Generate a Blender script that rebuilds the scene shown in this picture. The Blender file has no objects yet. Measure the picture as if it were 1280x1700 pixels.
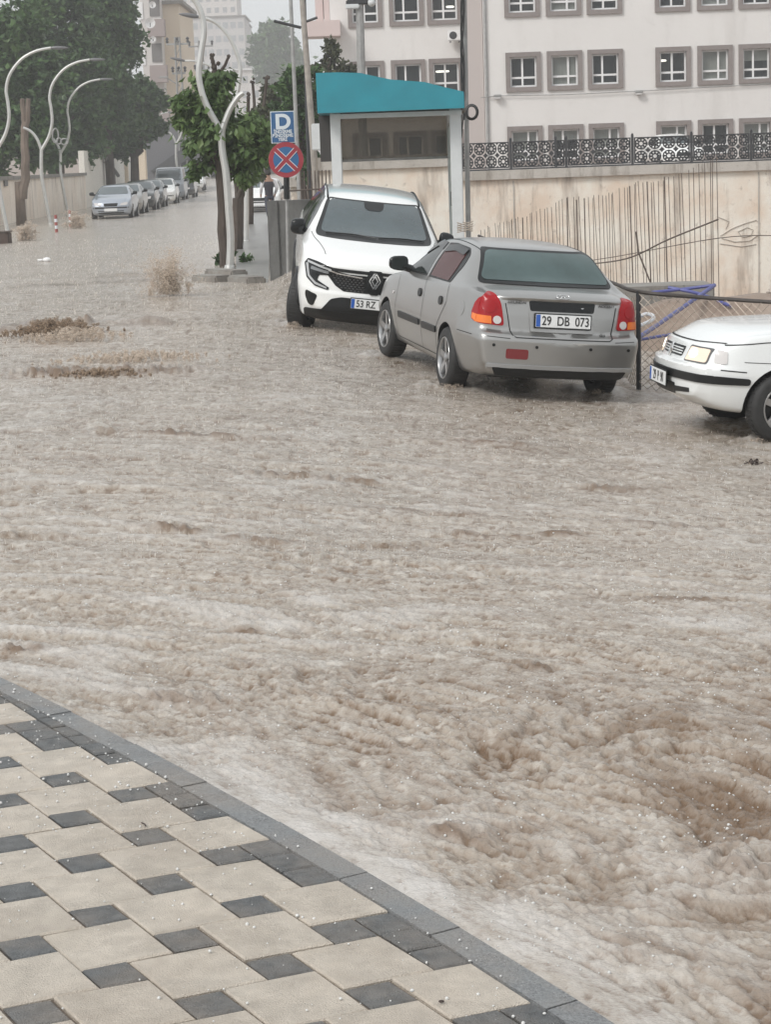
import bpy, bmesh, math, random
import numpy as np
from mathutils import Vector, Matrix
from mathutils.bvhtree import BVHTree
R_ = math.radians
random.seed(7); RNG = np.random.default_rng(7)
SC = bpy.context.scene
COL = SC.collection
# ------------------------------------------------------------------ camera
CAMH = 2.0; FPX = 3300.0; HY = 265.0; ROLL = 0.036
PT = math.atan((850 - HY) / FPX)
FW = np.array([0, math.cos(PT), -math.sin(PT)]); UP0 = np.array([0, math.sin(PT), math.cos(PT)]); RT0 = np.array([1.0, 0, 0])
RT = math.cos(ROLL) * RT0 - math.sin(ROLL) * UP0
UP = math.sin(ROLL) * RT0 + math.cos(ROLL) * UP0
cam = bpy.data.cameras.new('camera'); camo = bpy.data.objects.new('camera', cam); COL.objects.link(camo)
m = Matrix.Identity(4)
for i in range(3):
    m[i][0] = RT[i]; m[i][1] = UP[i]; m[i][2] = -FW[i]
m[2][3] = CAMH
camo.matrix_world = m
cam.sensor_fit = 'HORIZONTAL'; cam.sensor_width = 36; cam.lens = 36 * FPX / 1280
cam.clip_start = 0.1; cam.clip_end = 3000
SC.camera = camo
# ------------------------------------------------------------------ sky, sun, exposure (rainy overcast day)
SUN_EL, SUN_AZ = R_(44), R_(228)
w = bpy.data.worlds.new('World'); SC.world = w; w.use_nodes = True
nt = w.node_tree; nt.nodes.clear()
sky = nt.nodes.new('ShaderNodeTexSky'); sky.sky_type = 'NISHITA'; sky.sun_disc = False
sky.sun_elevation = SUN_EL; sky.sun_rotation = SUN_AZ; sky.air_density = 1.0; sky.dust_density = 6.0; sky.ozone_density = 1.0
hs = nt.nodes.new('ShaderNodeHueSaturation'); hs.inputs['Saturation'].default_value = 0.10
mx = nt.nodes.new('ShaderNodeMix'); mx.data_type = 'RGBA'; mx.inputs[0].default_value = 0.75
mx.inputs[7].default_value = (6.6, 6.85, 7.0, 1)
bg = nt.nodes.new('ShaderNodeBackground'); bg.inputs[1].default_value = 0.10
wo = nt.nodes.new('ShaderNodeOutputWorld')
nt.links.new(sky.outputs[0], hs.inputs['Color']); nt.links.new(hs.outputs[0], mx.inputs[6])
nt.links.new(mx.outputs[2], bg.inputs[0]); nt.links.new(bg.outputs[0], wo.inputs[0])
sl = bpy.data.lights.new('sun', 'SUN'); sl.energy = 1.3; sl.angle = R_(18); sl.color = (1, .97, .93)
so = bpy.data.objects.new('sun', sl); COL.objects.link(so)
so.rotation_euler = (R_(90) - SUN_EL, 0, R_(180) - SUN_AZ + R_(0))
SC.view_settings.view_transform = 'Standard'; SC.view_settings.look = 'None'
SC.view_settings.exposure = 0.50; SC.view_settings.gamma = 1.0
SC.cycles.max_bounces = 6; SC.cycles.transparent_max_bounces = 24; SC.cycles.volume_bounces = 1
SC.cycles.caustics_reflective = False; SC.cycles.caustics_refractive = False
SC.cycles.use_denoising = True

# ------------------------------------------------------------------ helpers: survey of the place
def sst(a, b, x):
    t = np.clip((np.asarray(x, float) - a) / (b - a), 0, 1); return t * t * (3 - 2 * t)
def S(X, Y):
    "height of the flooded road: it falls away to the right around the parked cars"
    X = np.asarray(X, float); Y = np.asarray(Y, float)
    d = X + 0.7
    d = np.where(d < 0, -1.1 * np.tanh(-d / 1.1), np.where(d > 3, 3 + np.tanh(d - 3), d))
    return -0.10 * d * sst(6.5, 13, Y) * (1 - sst(25, 42, Y)) + .24 * sst(24.6, 28, Y) * sst(-1.9, -1.2, X) * (1 - sst(1.2, 2.2, X)) * (1 - sst(33, 40, Y))
def ray(px, py):
    return (px - 640) * RT + (850 - py) * UP + FPX * FW
def P(px, py, Y):
    d = ray(px, py); return Vector((np.array([0, 0, CAMH]) + d * (Y / d[1])).tolist())
def G(px, py, z=0.0):
    d = ray(px, py); return Vector((np.array([0, 0, CAMH]) + d * (-(CAMH - z) / d[2])).tolist())
def Gs(px, py):
    z = 0.0
    for _ in range(12):
        p = G(px, py, z); z = float(S(p.x, p.y))
    return G(px, py, z)

# ------------------------------------------------------------------ helpers: noise
_perm = np.random.default_rng(3).integers(0, 2**31, 4096)
def _hash(i, j, seed):
    h = (i * 374761393 + j * 668265263 + seed * 2246822519) & 0xffffffff
    h = ((h ^ (h >> 13)) * 1274126177) & 0xffffffff
    return (h ^ (h >> 16)) & 0xffffffff
def noise2(x, y, seed=0):
    xi = np.floor(x).astype(np.int64); yi = np.floor(y).astype(np.int64); xf = x - xi; yf = y - yi
    u = xf**3 * (xf * (xf * 6 - 15) + 10); v = yf**3 * (yf * (yf * 6 - 15) + 10)
    def g(i, j, dx, dy):
        a = _hash(i, j, seed) * (2 * math.pi / 4294967296.0)
        return np.cos(a) * dx + np.sin(a) * dy
    n00 = g(xi, yi, xf, yf); n10 = g(xi + 1, yi, xf - 1, yf); n01 = g(xi, yi + 1, xf, yf - 1); n11 = g(xi + 1, yi + 1, xf - 1, yf - 1)
    return 1.5 * ((n00 * (1 - u) + n10 * u) * (1 - v) + (n01 * (1 - u) + n11 * u) * v)

# ------------------------------------------------------------------ helpers: materials
MATS = {}
def mat(name, col, rough=0.6, metal=0.0, spec=0.5, noise=0.0, nscale=8.0, bump=0.0, bscale=40.0, emit=None, coat=0.0, trans=0.0, stretch=(1, 1, 1), col2=None):
    if name in MATS: return MATS[name]
    M = bpy.data.materials.new(name); M.use_nodes = True; t = M.node_tree; b = t.nodes['Principled BSDF']
    b.inputs['Base Color'].default_value = (*col, 1); b.inputs['Roughness'].default_value = rough
    b.inputs['Metallic'].default_value = metal; b.inputs['Specular IOR Level'].default_value = spec
    b.inputs['Coat Weight'].default_value = coat; b.inputs['Coat Roughness'].default_value = 0.06
    if trans: b.inputs['Transmission Weight'].default_value = trans
    if emit: b.inputs['Emission Color'].default_value = (*emit[0], 1); b.inputs['Emission Strength'].default_value = emit[1]
    tc = t.nodes.new('ShaderNodeTexCoord'); mp = t.nodes.new('ShaderNodeMapping'); mp.inputs['Scale'].default_value = stretch
    t.links.new(tc.outputs['Object'], mp.inputs[0])
    if noise or col2:
        n = t.nodes.new('ShaderNodeTexNoise'); n.inputs['Scale'].default_value = nscale; n.inputs['Detail'].default_value = 6; n.inputs['Roughness'].default_value = .65
        t.links.new(mp.outputs[0], n.inputs['Vector'])
        r = t.nodes.new('ShaderNodeMapRange'); r.inputs[1].default_value = .3; r.inputs[2].default_value = .7
        t.links.new(n.outputs[0], r.inputs[0])
        q = t.nodes.new('ShaderNodeMix'); q.data_type = 'RGBA'
        c2 = col2 or tuple(c * (1 - noise) for c in col); c1 = col if col2 else tuple(min(1, c * (1 + noise)) for c in col)
        q.inputs[6].default_value = (*c1, 1); q.inputs[7].default_value = (*c2, 1)
        t.links.new(r.outputs[0], q.inputs[0]); t.links.new(q.outputs[2], b.inputs['Base Color'])
    if bump:
        n = t.nodes.new('ShaderNodeTexNoise'); n.inputs['Scale'].default_value = bscale; n.inputs['Detail'].default_value = 5
        t.links.new(mp.outputs[0], n.inputs['Vector'])
        bp = t.nodes.new('ShaderNodeBump'); bp.inputs['Strength'].default_value = bump; bp.inputs['Distance'].default_value = 0.01
        t.links.new(n.outputs[0], bp.inputs['Height']); t.links.new(bp.outputs[0], b.inputs['Normal'])
    MATS[name] = M; return M

# ------------------------------------------------------------------ helpers: objects
def tag(o, label=None, cat=None, group=None, kind=None):
    if label: o['label'] = label
    if cat: o['category'] = cat
    if group: o['group'] = group
    if kind: o['kind'] = kind
    return o
def empty(name, loc, rot=(0, 0, 0), label=None, cat=None, group=None):
    o = bpy.data.objects.new(name, None); COL.objects.link(o); o.location = loc; o.rotation_euler = rot; o.empty_display_size = .2
    return tag(o, label, cat, group)
class MB:
    "collects simple shapes into one mesh"
    def __init__(s): s.v = []; s.f = []; s.mi = []; s.cur = 0; s.sm = []; s.smooth = False
    def add(s, vs, fs):
        n = len(s.v); s.v += [tuple(v) for v in vs]; s.f += [tuple(i + n for i in f) for f in fs]
        s.mi += [s.cur] * len(fs); s.sm += [s.smooth] * len(fs); return s
    def box(s, c, d, rz=0.0, rx=0.0, ry=0.0, taper=1.0):
        M = Matrix.Rotation(rz, 3, 'Z') @ Matrix.Rotation(ry, 3, 'Y') @ Matrix.Rotation(rx, 3, 'X'); vs = []
        for z in (-1, 1):
            k = 1.0 if z < 0 else taper
            for x, y in ((-1, -1), (1, -1), (1, 1), (-1, 1)):
                vs.append(Vector(c) + M @ Vector((x * d[0] / 2 * k, y * d[1] / 2 * k, z * d[2] / 2)))
        return s.add(vs, [(3, 2, 1, 0), (4, 5, 6, 7), (0, 1, 5, 4), (1, 2, 6, 5), (2, 3, 7, 6), (3, 0, 4, 7)])
    def bbox(s, c, d, b=0.01, rz=0.0):
        "box with chamfered edges"
        bm = bmesh.new(); bmesh.ops.create_cube(bm, size=1)
        bmesh.ops.scale(bm, vec=d, verts=bm.verts); bmesh.ops.bevel(bm, geom=bm.edges[:], offset=b, segments=2, affect='EDGES')
        bmesh.ops.rotate(bm, matrix=Matrix.Rotation(rz, 3, 'Z'), verts=bm.verts); bmesh.ops.translate(bm, vec=c, verts=bm.verts)
        return s.bm(bm)
    def bm(s, bm, free=True):
        bm.verts.index_update(); s.add([v.co[:] for v in bm.verts], [[v.index for v in f.verts] for f in bm.faces])
        if free: bm.free()
        return s
    def tube(s, pts, r, n=8, caps=True):
        pts = [Vector(p) for p in pts]; N = len(pts); rs = r if hasattr(r, '__len__') else [r] * N
        vs = []; prev = None
        for i, p in enumerate(pts):
            t = (pts[min(i + 1, N - 1)] - pts[max(i - 1, 0)])
            if t.length < 1e-9: t = Vector((0, 0, 1))
            t.normalize()
            if prev is None:
                a = Vector((0, 0, 1)) if abs(t.z) < .9 else Vector((1, 0, 0)); u = t.cross(a).normalized()
            else:
                u = (prev - t * prev.dot(t)); u = u.normalized() if u.length > 1e-6 else t.orthogonal().normalized()
            prev = u; v = t.cross(u)
            for k in range(n):
                a = 2 * math.pi * k / n; vs.append(p + (u * math.cos(a) + v * math.sin(a)) * rs[i])
        fs = []
        for i in range(N - 1):
            for k in range(n): fs.append((i * n + k, i * n + (k + 1) % n, (i + 1) * n + (k + 1) % n, (i + 1) * n + k))
        if caps: fs += [tuple(range(n - 1, -1, -1)), tuple((N - 1) * n + k for k in range(n))]
        return s.add(vs, fs)
    def cyl(s, a, b, r, n=16, r2=None):
        return s.tube([a, b], [r, r if r2 is None else r2], n)
    def lathe(s, prof, c=(0, 0, 0), axis='Z', n=24):
        vs = []; N = len(prof)
        for (r, h) in prof:
            for k in range(n):
                a = 2 * math.pi * k / n; x, y = r * math.cos(a), r * math.sin(a)
                vs.append(Vector(c) + (Vector((x, y, h)) if axis == 'Z' else Vector((x, h, y)) if axis == 'Y' else Vector((h, x, y))))
        fs = [(i * n + k, i * n + (k + 1) % n, (i + 1) * n + (k + 1) % n, (i + 1) * n + k) for i in range(N - 1) for k in range(n)]
        return s.add(vs, fs)
    def ball(s, c, r, sub=2, sc=(1, 1, 1)):
        bm = bmesh.new(); bmesh.ops.create_icosphere(bm, subdivisions=sub, radius=1)
        for v in bm.verts: v.co = Vector((v.co.x * r * sc[0], v.co.y * r * sc[1], v.co.z * r * sc[2])) + Vector(c)
        return s.bm(bm)
    def prism(s, poly, y0, y1, axis='Y'):
        "poly in (x,z), extruded along y (or x,y extruded along z)"
        n = len(poly); f = (lambda a, b, h: (a, h, b)) if axis == 'Y' else ((lambda a, b, h: (a, b, h)) if axis == 'Z' else (lambda a, b, h: (h, a, b)))
        vs = [f(a, b, y0) for a, b in poly] + [f(a, b, y1) for a, b in poly]
        return s.add(vs, [tuple(range(n)), tuple(range(2 * n - 1, n - 1, -1))] + [(k, k + n, (k + 1) % n + n, (k + 1) % n) for k in range(n)])
    def build(s, name, m, parent=None, smooth=None, autos=None):
        me = bpy.data.meshes.new(name); me.from_pydata(s.v, [], s.f)
        for q in (m if isinstance(m, (list, tuple)) else [m]): me.materials.append(q)
        if len(set(s.mi)) > 1: me.polygons.foreach_set('material_index', s.mi)
        bm = bmesh.new(); bm.from_mesh(me); bmesh.ops.recalc_face_normals(bm, faces=bm.faces); bm.to_mesh(me); bm.free()
        if smooth or any(s.sm):
            me.polygons.foreach_set('use_smooth', [True] * len(me.polygons))
            if autos or smooth == 'auto': me.set_sharp_from_angle(angle=R_(autos or 35))
        me.update()
        o = bpy.data.objects.new(name, me); COL.objects.link(o)
        if parent: o.parent = parent
        return o
def npmesh(name, V, F, m, parent=None, smooth=False):
    me = bpy.data.meshes.new(name); V = np.asarray(V, np.float32); F = np.asarray(F, np.int32)
    me.vertices.add(len(V)); me.vertices.foreach_set('co', V.ravel()); k = F.shape[1]
    me.loops.add(F.size); me.loops.foreach_set('vertex_index', F.ravel())
    me.polygons.add(len(F)); me.polygons.foreach_set('loop_start', np.arange(0, F.size, k, dtype=np.int32)); me.polygons.foreach_set('loop_total', np.full(len(F), k, np.int32))
    me.polygons.foreach_set('use_smooth', np.full(len(F), smooth, bool))
    for q in (m if isinstance(m, (list, tuple)) else [m]): me.materials.append(q)
    me.update(calc_edges=True); me.validate()
    o = bpy.data.objects.new(name, me); COL.objects.link(o)
    if parent: o.parent = parent
    return o
def copy_tree(o, parent=None):
    c = o.copy(); COL.objects.link(c)
    if parent: c.parent = parent
    for ch in list(o.children): copy_tree(ch, c)
    return c
def crv(pts, n=8):
    "Catmull-Rom through points"
    pts = [Vector(p) for p in pts]; out = []
    for i in range(len(pts) - 1):
        p0, p1, p2, p3 = pts[max(i - 1, 0)], pts[i], pts[i + 1], pts[min(i + 2, len(pts) - 1)]
        for k in range(n):
            t = k / n; out.append(.5 * ((2 * p1) + (p2 - p0) * t + (2 * p0 - 5 * p1 + 4 * p2 - p3) * t * t + (3 * p1 - p0 - 3 * p2 + p3) * t**3))
    return out + [pts[-1]]
def text_mesh(name, s, size, m, parent, M, depth=0.003, sx=1.0, bold=0.0, align='CENTER'):
    cu = bpy.data.curves.new(name, 'FONT'); cu.body = s; cu.size = size; cu.extrude = depth; cu.offset = bold; cu.align_x = align; cu.align_y = 'CENTER'
    o = bpy.data.objects.new(name, cu); COL.objects.link(o)
    bpy.context.view_layer.update()
    me = bpy.data.meshes.new_from_object(o.evaluated_get(bpy.context.evaluated_depsgraph_get())); bpy.data.objects.remove(o)
    me.materials.clear(); me.materials.append(m); me.transform(M @ Matrix.Diagonal((sx, 1, 1, 1)))
    o = bpy.data.objects.new(name, me); COL.objects.link(o)
    if parent: o.parent = parent
    return o
# ================================================================== setting: flood water
CA = G(0, 1120, .10); CB = G(1020, 1700, .10)
CD = (CB - CA); CD.z = 0; CD.normalize(); CN = Vector((-CD.y, CD.x, 0))          # along the kerb / towards the street
if CN.x < 0: CN = -CN
def bulge(s): return np.maximum(.065 * (1 - ((s - 2.1) / 2.1)**2), -.45)
def curb_d(X, Y): return (X - CA.x) * CN.x + (Y - CA.y) * CN.y - bulge((X - CA.x) * CD.x + (Y - CA.y) * CD.y)
def curb_s(X, Y): return (X - CA.x) * CD.x + (Y - CA.y) * CD.y
def make_water():
    ys = [3.0]
    while ys[-1] < 330:
        y = ys[-1]; ys.append(y + max(.010, min(.00030 * y * y, 3.0)))
    Y = np.array(ys); NC = 980
    u = np.concatenate([[-60, -25, -8, -4, -2.4], np.linspace(-1.7, 2.4, NC), [3.2, 5, 10, 25, 60]])
    half = 0.205 * Y + .25
    X = u[None, :] * half[:, None]; Yg = np.repeat(Y[:, None], len(u), 1)
    X = np.clip(X, -120, 90)
    # the flow runs along the kerb near the footway and across the street further off
    s = curb_s(X, Yg); d = curb_d(X, Yg)
    k = sst(7, 15, Yg)
    ax = (1 - k) * s + k * (X * .97 - Yg * .2); ay = (1 - k) * d + k * (Yg + X * .10)
    wx = noise2(ax * .9, ay * .9, 11) * .5; wy = noise2(ax * .9 + 9, ay * .9, 12) * .3
    def rid(n): return 1 - np.abs(n) * 2
    n0 = noise2(ax * .45, ay * .9, 1); n1 = noise2((ax + wx) * (1.3 + .5 * k), (ay + wy) * (2.6 - .5 * k), 2); n2 = noise2((ax + wx) * (3.4 - .8 * (1 - k)), (ay + wy) * (5.0 - 1.0 * k), 3)
    n3 = noise2((ax + wx) * (9.5 - 1.0 * (1 - k)) + n2 * .7, (ay + wy) * (10.5 + 5 * (1 - k)) + n1, 4); n4 = noise2(ax * (23 - 2 * (1 - k)) + n3 * .6, ay * (25 + 10 * (1 - k)) + n2, 5); n5 = noise2(ax * 44 + n4, ay * (40 + 25 * (1 - k)), 6)
    # rough brown water boils beside the kerb, calmer and greyer further out
    near = (1 - sst(5.5, 8.5, Yg)) * sst(.20, .50, d)
    boil = near * (.45 + .55 * sst(-.35, .3, n0 + .6 * n1)) * (1 - .55 * sst(2.2, 3.2, d))
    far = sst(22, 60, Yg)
    calm = sst(0, .7, noise2(ax * (.35 + .2 * k) + 3, ay * (.8 - .2 * k), 21) + .25) * (1 - .45 * k)
    amp = (1 - far * .35)
    r2 = rid(n2) - .5; r3 = rid(n3) - .5; r4 = rid(n4) - .5
    rough = .70 + .65 * sst(-.4, .5, noise2(ax * .5 + 40, ay * 1.1, 33)) * (1 - .35 * calm)
    Z = amp * (.012 * n0 + .016 * n1 * (1 + 1.6 * boil) + rough * ((.009 * n2 + .005 * r2) * (1 + 1.5 * boil) + (.0085 * n3 + .0055 * r3) * (1 + .8 * boil) + (.0062 * n4 + .0042 * r4) * (1 + .3 * boil)) * (1 - .6 * sst(10, 22, Yg)) + .0048 * n5 * (1 - sst(8, 14, Yg)))
    Z = Z * np.where((u[None, :] < -1.75) | (u[None, :] > 2.45), .0, 1.0)
    hi = .9 * n3 + .8 * n4 + .5 * n2 + .6 * n5
    # isolated breaking ridges seen across the street
    def ridge(px, py, L, h, ang=0.0, wv=.05, back=.10):
        p = Gs(px, py); c, sn = math.cos(ang), math.sin(ang)
        a = (X - p.x) * c + (Yg - p.y) * sn; b = -(X - p.x) * sn + (Yg - p.y) * c + .10 * np.sin(a * 5 / L) * L * .2
        e = np.exp(-(a / L)**4) * (.55 + .45 * n2 + .5 * np.abs(n1))
        prof = np.where(b < 0, np.exp(-(b / wv)**2), np.exp(-(b / back)**2))
        e = e * (np.clip(.7 + 1.6 * n3 + 1.1 * n4, 0, 1.5) * .85 if p.y < 20 else np.clip(.75 + .9 * n2 + .5 * n3, 0, 1.3) * .7)
        return h * np.clip(e, 0, 1.6) * prof, np.clip(np.exp(-(a / (L * 1.05))**4) * np.exp(-((b + wv * .55) / (wv * 1.0))**2) * (.55 + .9 * n2 + .8 * n3), 0, 1)  # second value: dark band painting shade on the ridge's near face
    silt_shade = np.zeros_like(Z)
    for r in [(85, 545, 1.55, .17, 0, .30, .5), (40, 552, .8, .10, 0, .2, .4), (150, 618, 1.1, .08, .1, .2, .3), (230, 455, 1.2, .05, .9, .5, .4), (150, 470, 1.5, .04, .3, .5, .4),
              (520, 793, .45, .035, -.1), (285, 878, .20, .04, -.2), (50, 888, .24, .03, 0), (420, 895, .25, .02, -.1), (930, 888, .13, .028, 0), (820, 888, .3, .02, -.1),
              (410, 860, .12, .018, 0), (1010, 812, .30, .03, .1), (1130, 995, .35, .02, -.1), (1262, 1008, .2, .022, 0), (400, 1045, .09, .018, 0), (10, 1075, .16, .022, 0), (1070, 1205, .12, .012, 0),
              (770, 1385, .10, .018, -.5), (1230, 1440, .12, .014, -.3), (650, 1230, .2, .012, -.3), (290, 1160, .2, .014, -.4), (880, 1110, .1, .02, 0), (1090, 870, .3, .02, 0), (620, 905, .3, .018, 0), (700, 850, .5, .018, -.1), (300, 720, .9, .03, -.1), (560, 690, .6, .02, 0), (110, 760, .6, .02, -.05), (860, 740, .5, .02, 0)]:
        z_, s_ = ridge(*r); Z += z_; silt_shade = np.maximum(silt_shade, s_ * min(1.2, r[3] / .020))
    silt_shade = np.clip(silt_shade * 1.0 + boil * (.36 + .60 * sst(-.3, .5, -n2 - .7 * n3 + .3 * n1)) * .9 + .85 * sst(.18, .85, -hi * .85) * (1 - far) * (1 - calm * .5), 0, 1)  # real brown silt by the kerb, plus shade painted into wave troughs
    # smooth grey-white sheet of fast water right beside the kerb and drifts of pale slush
    lip = np.exp(-(np.clip(d - .12 - .10 * n0, -1, 9) / .15)**2) * (1 - sst(6.3, 7.4, Yg))
    foam = np.clip(lip * (.75 + .5 * n1) + .75 * calm * sst(-.3, .6, n1 + .5 * n2) * (1 - .8 * boil), 0, 1)
    foam *= (1 - .7 * silt_shade); froth = np.clip(sst(.15, .95, hi + .25 * n5) * (1 - .6 * far), 0, 1)  # froth follows wave height: crests painted paler, as if catching light
    for wx_, wy_ in ((741, 640), (985, 648), (640, 592), (489, 537), (1295, 736), (1215, 702)):
        p = Gs(wx_, wy_); q = np.hypot((X - p.x) * 1.1, Yg - p.y - .05); e_ = np.exp(-((q - .24) / .13)**2) * np.clip(.7 + .8 * n2 + .7 * n3, 0, 2); Z += .035 * e_; foam = np.clip(foam + .75 * e_, 0, 1)
    Z *= (1 - .75 * np.clip(lip, 0, 1))
    Z += .03 * lip
    Z = Z + S(X, Yg) + .02 * np.maximum(Yg - 145, 0) - .02 * (1 - sst(-.1, .1, d)) * (Yg < 12)
    V = np.stack([X, Yg, Z], -1).reshape(-1, 3); nr, nc = X.shape
    idx = np.arange(nr * nc).reshape(nr, nc)
    F = np.stack([idx[:-1, :-1], idx[:-1, 1:], idx[1:, 1:], idx[1:, :-1]], -1)
    Xc = X[:-1, :-1]; Yc = Yg[:-1, :-1]; dc = curb_d(Xc, Yc)
    keep = ~((dc < -.12) & (Yc < 12)) & ~((Xc > pit_edge(Yc)) & (Yc > 20.5))
    F = F[keep]
    used = np.unique(F); rm = np.full(len(V), -1); rm[used] = np.arange(len(used)); F = rm[F]; V = V[used]
    o = npmesh('flood_water', V, F, water_mat(), smooth=True)
    for nm, arr in (('silt_shade', silt_shade), ('foam', foam), ('far', far), ('froth', froth)):
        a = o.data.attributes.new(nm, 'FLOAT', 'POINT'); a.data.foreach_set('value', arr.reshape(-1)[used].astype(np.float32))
    tag(o, 'muddy brown flood water churning over the whole street', 'flood water', kind='structure')
    return o
def pit_edge(Y):
    "right-hand limit of the flooded street: the mesh fence, then the kiosk and the building-site pit"
    Y = np.asarray(Y, float)
    return np.where(Y < 22, 9.0, np.where(Y < 40, np.interp(Y, [22, 26, 34, 40], [7.5, 5.0, 1.6, .6]), np.interp(Y, [40, 60, 400], [.6, -1.5, -1.5])))
def water_mat():
    M = bpy.data.materials.new('muddy_water'); M.use_nodes = True; t = M.node_tree; L = t.links; b = t.nodes['Principled BSDF']
    def N(ty, **kw):
        n = t.nodes.new(ty)
        for k, v in kw.items(): setattr(n, k, v)
        return n
    def mixc(f, a, c):
        q = N('ShaderNodeMix', data_type='RGBA')
        for i, v in ((0, f), (6, a), (7, c)):
            if isinstance(v, (int, float)): q.inputs[i].default_value = v
            elif isinstance(v, tuple): q.inputs[i].default_value = (*v, 1)
            else: L.new(v, q.inputs[i])
        return q.outputs[2]
    tc = N('ShaderNodeTexCoord'); geo = N('ShaderNodeNewGeometry')
    rot = N('ShaderNodeMapping'); rot.inputs['Rotation'].default_value = (0, 0, -math.atan2(CD.y, CD.x)); rot.inputs['Scale'].default_value = (1, 1, 1)
    L.new(tc.outputs['Object'], rot.inputs[0])
    st = N('ShaderNodeMapping'); st.inputs['Scale'].default_value = (.55, 1.1, 1); L.new(rot.outputs[0], st.inputs[0])
    def noi(sc, det=4, vec=None, rough=.6, dist=0.0):
        n = N('ShaderNodeTexNoise'); n.inputs['Scale'].default_value = sc; n.inputs['Detail'].default_value = det; n.inputs['Roughness'].default_value = rough; n.inputs['Distortion'].default_value = dist
        L.new(vec or st.outputs[0], n.inputs['Vector']); return n.outputs[0]
    def rng(x, a, c, lo=0.0, hi=1.0):
        r = N('ShaderNodeMapRange'); r.inputs[1].default_value = a; r.inputs[2].default_value = c; r.inputs[3].default_value = lo; r.inputs[4].default_value = hi
        L.new(x, r.inputs[0]); return r.outputs[0]
    silt_shade = N('ShaderNodeAttribute', attribute_name='silt_shade').outputs['Fac']; foam = N('ShaderNodeAttribute', attribute_name='foam').outputs['Fac']; far = N('ShaderNodeAttribute', attribute_name='far').outputs['Fac']
    base = mixc(rng(noi(1.1, 3), .35, .65), (.40, .348, .292), (.342, .298, .250))
    base = mixc(rng(noi(24, 4, dist=.6), .54, .68), base, (.26, .195, .145)); base = mixc(rng(noi(13, 5, vec=tc.outputs['Object'], dist=.5), .53, .66, 0, .8), base, (.20, .148, .108)); base = mixc(rng(noi(10, 6, vec=tc.outputs['Object'], dist=.9), .54, .68, 0, .8), base, (.60, .56, .505))          # silt clots
    base = mixc(rng(noi(17, 4, dist=.8), .55, .72), base, (.46, .42, .375))           # pale froth
    fr_ = N('ShaderNodeMath', operation='MULTIPLY'); fr_.inputs[1].default_value = .55; L.new(N('ShaderNodeAttribute', attribute_name='froth').outputs['Fac'], fr_.inputs[0]); base = mixc(fr_.outputs[0], base, (.54, .50, .45)); base = mixc(silt_shade, base, (.165, .108, .068))
    fo = N('ShaderNodeMath', operation='MULTIPLY'); L.new(foam, fo.inputs[0]); L.new(rng(noi(9, 5), .3, .6, .25, .95), fo.inputs[1])
    base = mixc(fo.outputs[0], base, (.60, .57, .54))
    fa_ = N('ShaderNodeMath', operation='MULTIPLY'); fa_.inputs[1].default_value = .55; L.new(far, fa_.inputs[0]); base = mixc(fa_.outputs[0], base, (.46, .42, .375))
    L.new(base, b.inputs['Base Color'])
    b.inputs['IOR'].default_value = 1.33; b.inputs['Specular IOR Level'].default_value = .55
    L.new(rng(silt_shade, 0, 1, .17, .14), b.inputs['Roughness'])
    h = N('ShaderNodeMath', operation='ADD'); L.new(noi(48, 4, vec=rot.outputs[0]), h.inputs[0]); L.new(noi(110, 3, vec=tc.outputs['Object']), h.inputs[1])
    bp = N('ShaderNodeBump'); bp.inputs['Strength'].default_value = .55; bp.inputs['Distance'].default_value = .010
    L.new(h.outputs[0], bp.inputs['Height']); L.new(bp.outputs[0], b.inputs['Normal'])
    return M
WATER = make_water()

# ------------------------------------------------------------------ ground sheet reaching the horizon
def ground_h(X, Y):
    z = np.full_like(X, -.62)
    pit = sst(0, 1, (X - pit_edge(Y) - .15) / 1.2) * (Y > 20.0)
    z = np.where(pit > 0, S(X, Y) + .06 - pit * .35 - pit * 2.1 * sst(27.5, 40, Y), z)
    z = z * (1 - sst(59.2, 59.6, Y) * (X > -1.6)) + 1.15 * sst(59.2, 59.6, Y) * (X > -1.6)
    z = np.where((X < -17.5) & (Y > 40), .6, z)
    return z + .018 * np.maximum(Y - 150, 0) + sst(300, 640, Y) * 12
gy = np.concatenate([[-40, -10, 0, 5, 10, 14, 18], np.arange(20, 62, .4), np.arange(62, 120, 4), np.arange(120, 460, 12), [520, 600, 690]])
gx = np.concatenate([[-390, -250, -120, -60, -40, -30, -24, -20, -17.6, -17.4, -12], np.arange(-8, 0, 1), np.arange(0, 16, .4), [20, 26, 34, 60, 120, 250, 390]])
GX, GY = np.meshgrid(gx, gy); GZ = ground_h(GX, GY)
mound = lambda cx, cy, rx, ry, h: h * np.exp(-((GX - cx) / rx)**2 - ((GY - cy) / ry)**2)
GZ += (mound(4.9, 24.3, 1.9, 1.3, .42) + mound(7.0, 25.6, 2.6, 1.6, .55) + mound(3.6, 25.1, 1.5, .75, .42) + mound(2.6, 27.5, 1.2, 2.0, .3)) * (GY < 32) + .10 * noise2(GX * 1.1, GY * 1.1, 31) * (GX > 1.5) * (GY > 21) * (GY < 58)
idx = np.arange(GX.size).reshape(GX.shape)
npmesh('ground', np.stack([GX, GY, GZ], -1).reshape(-1, 3), np.stack([idx[:-1, :-1], idx[:-1, 1:], idx[1:, 1:], idx[1:, :-1]], -1).reshape(-1, 4),
       mat('wet_earth', (.19, .135, .10), .6, col2=(.30, .235, .19), nscale=2.2, bump=.9, bscale=9), smooth=True)['kind'] = 'structure'

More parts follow.
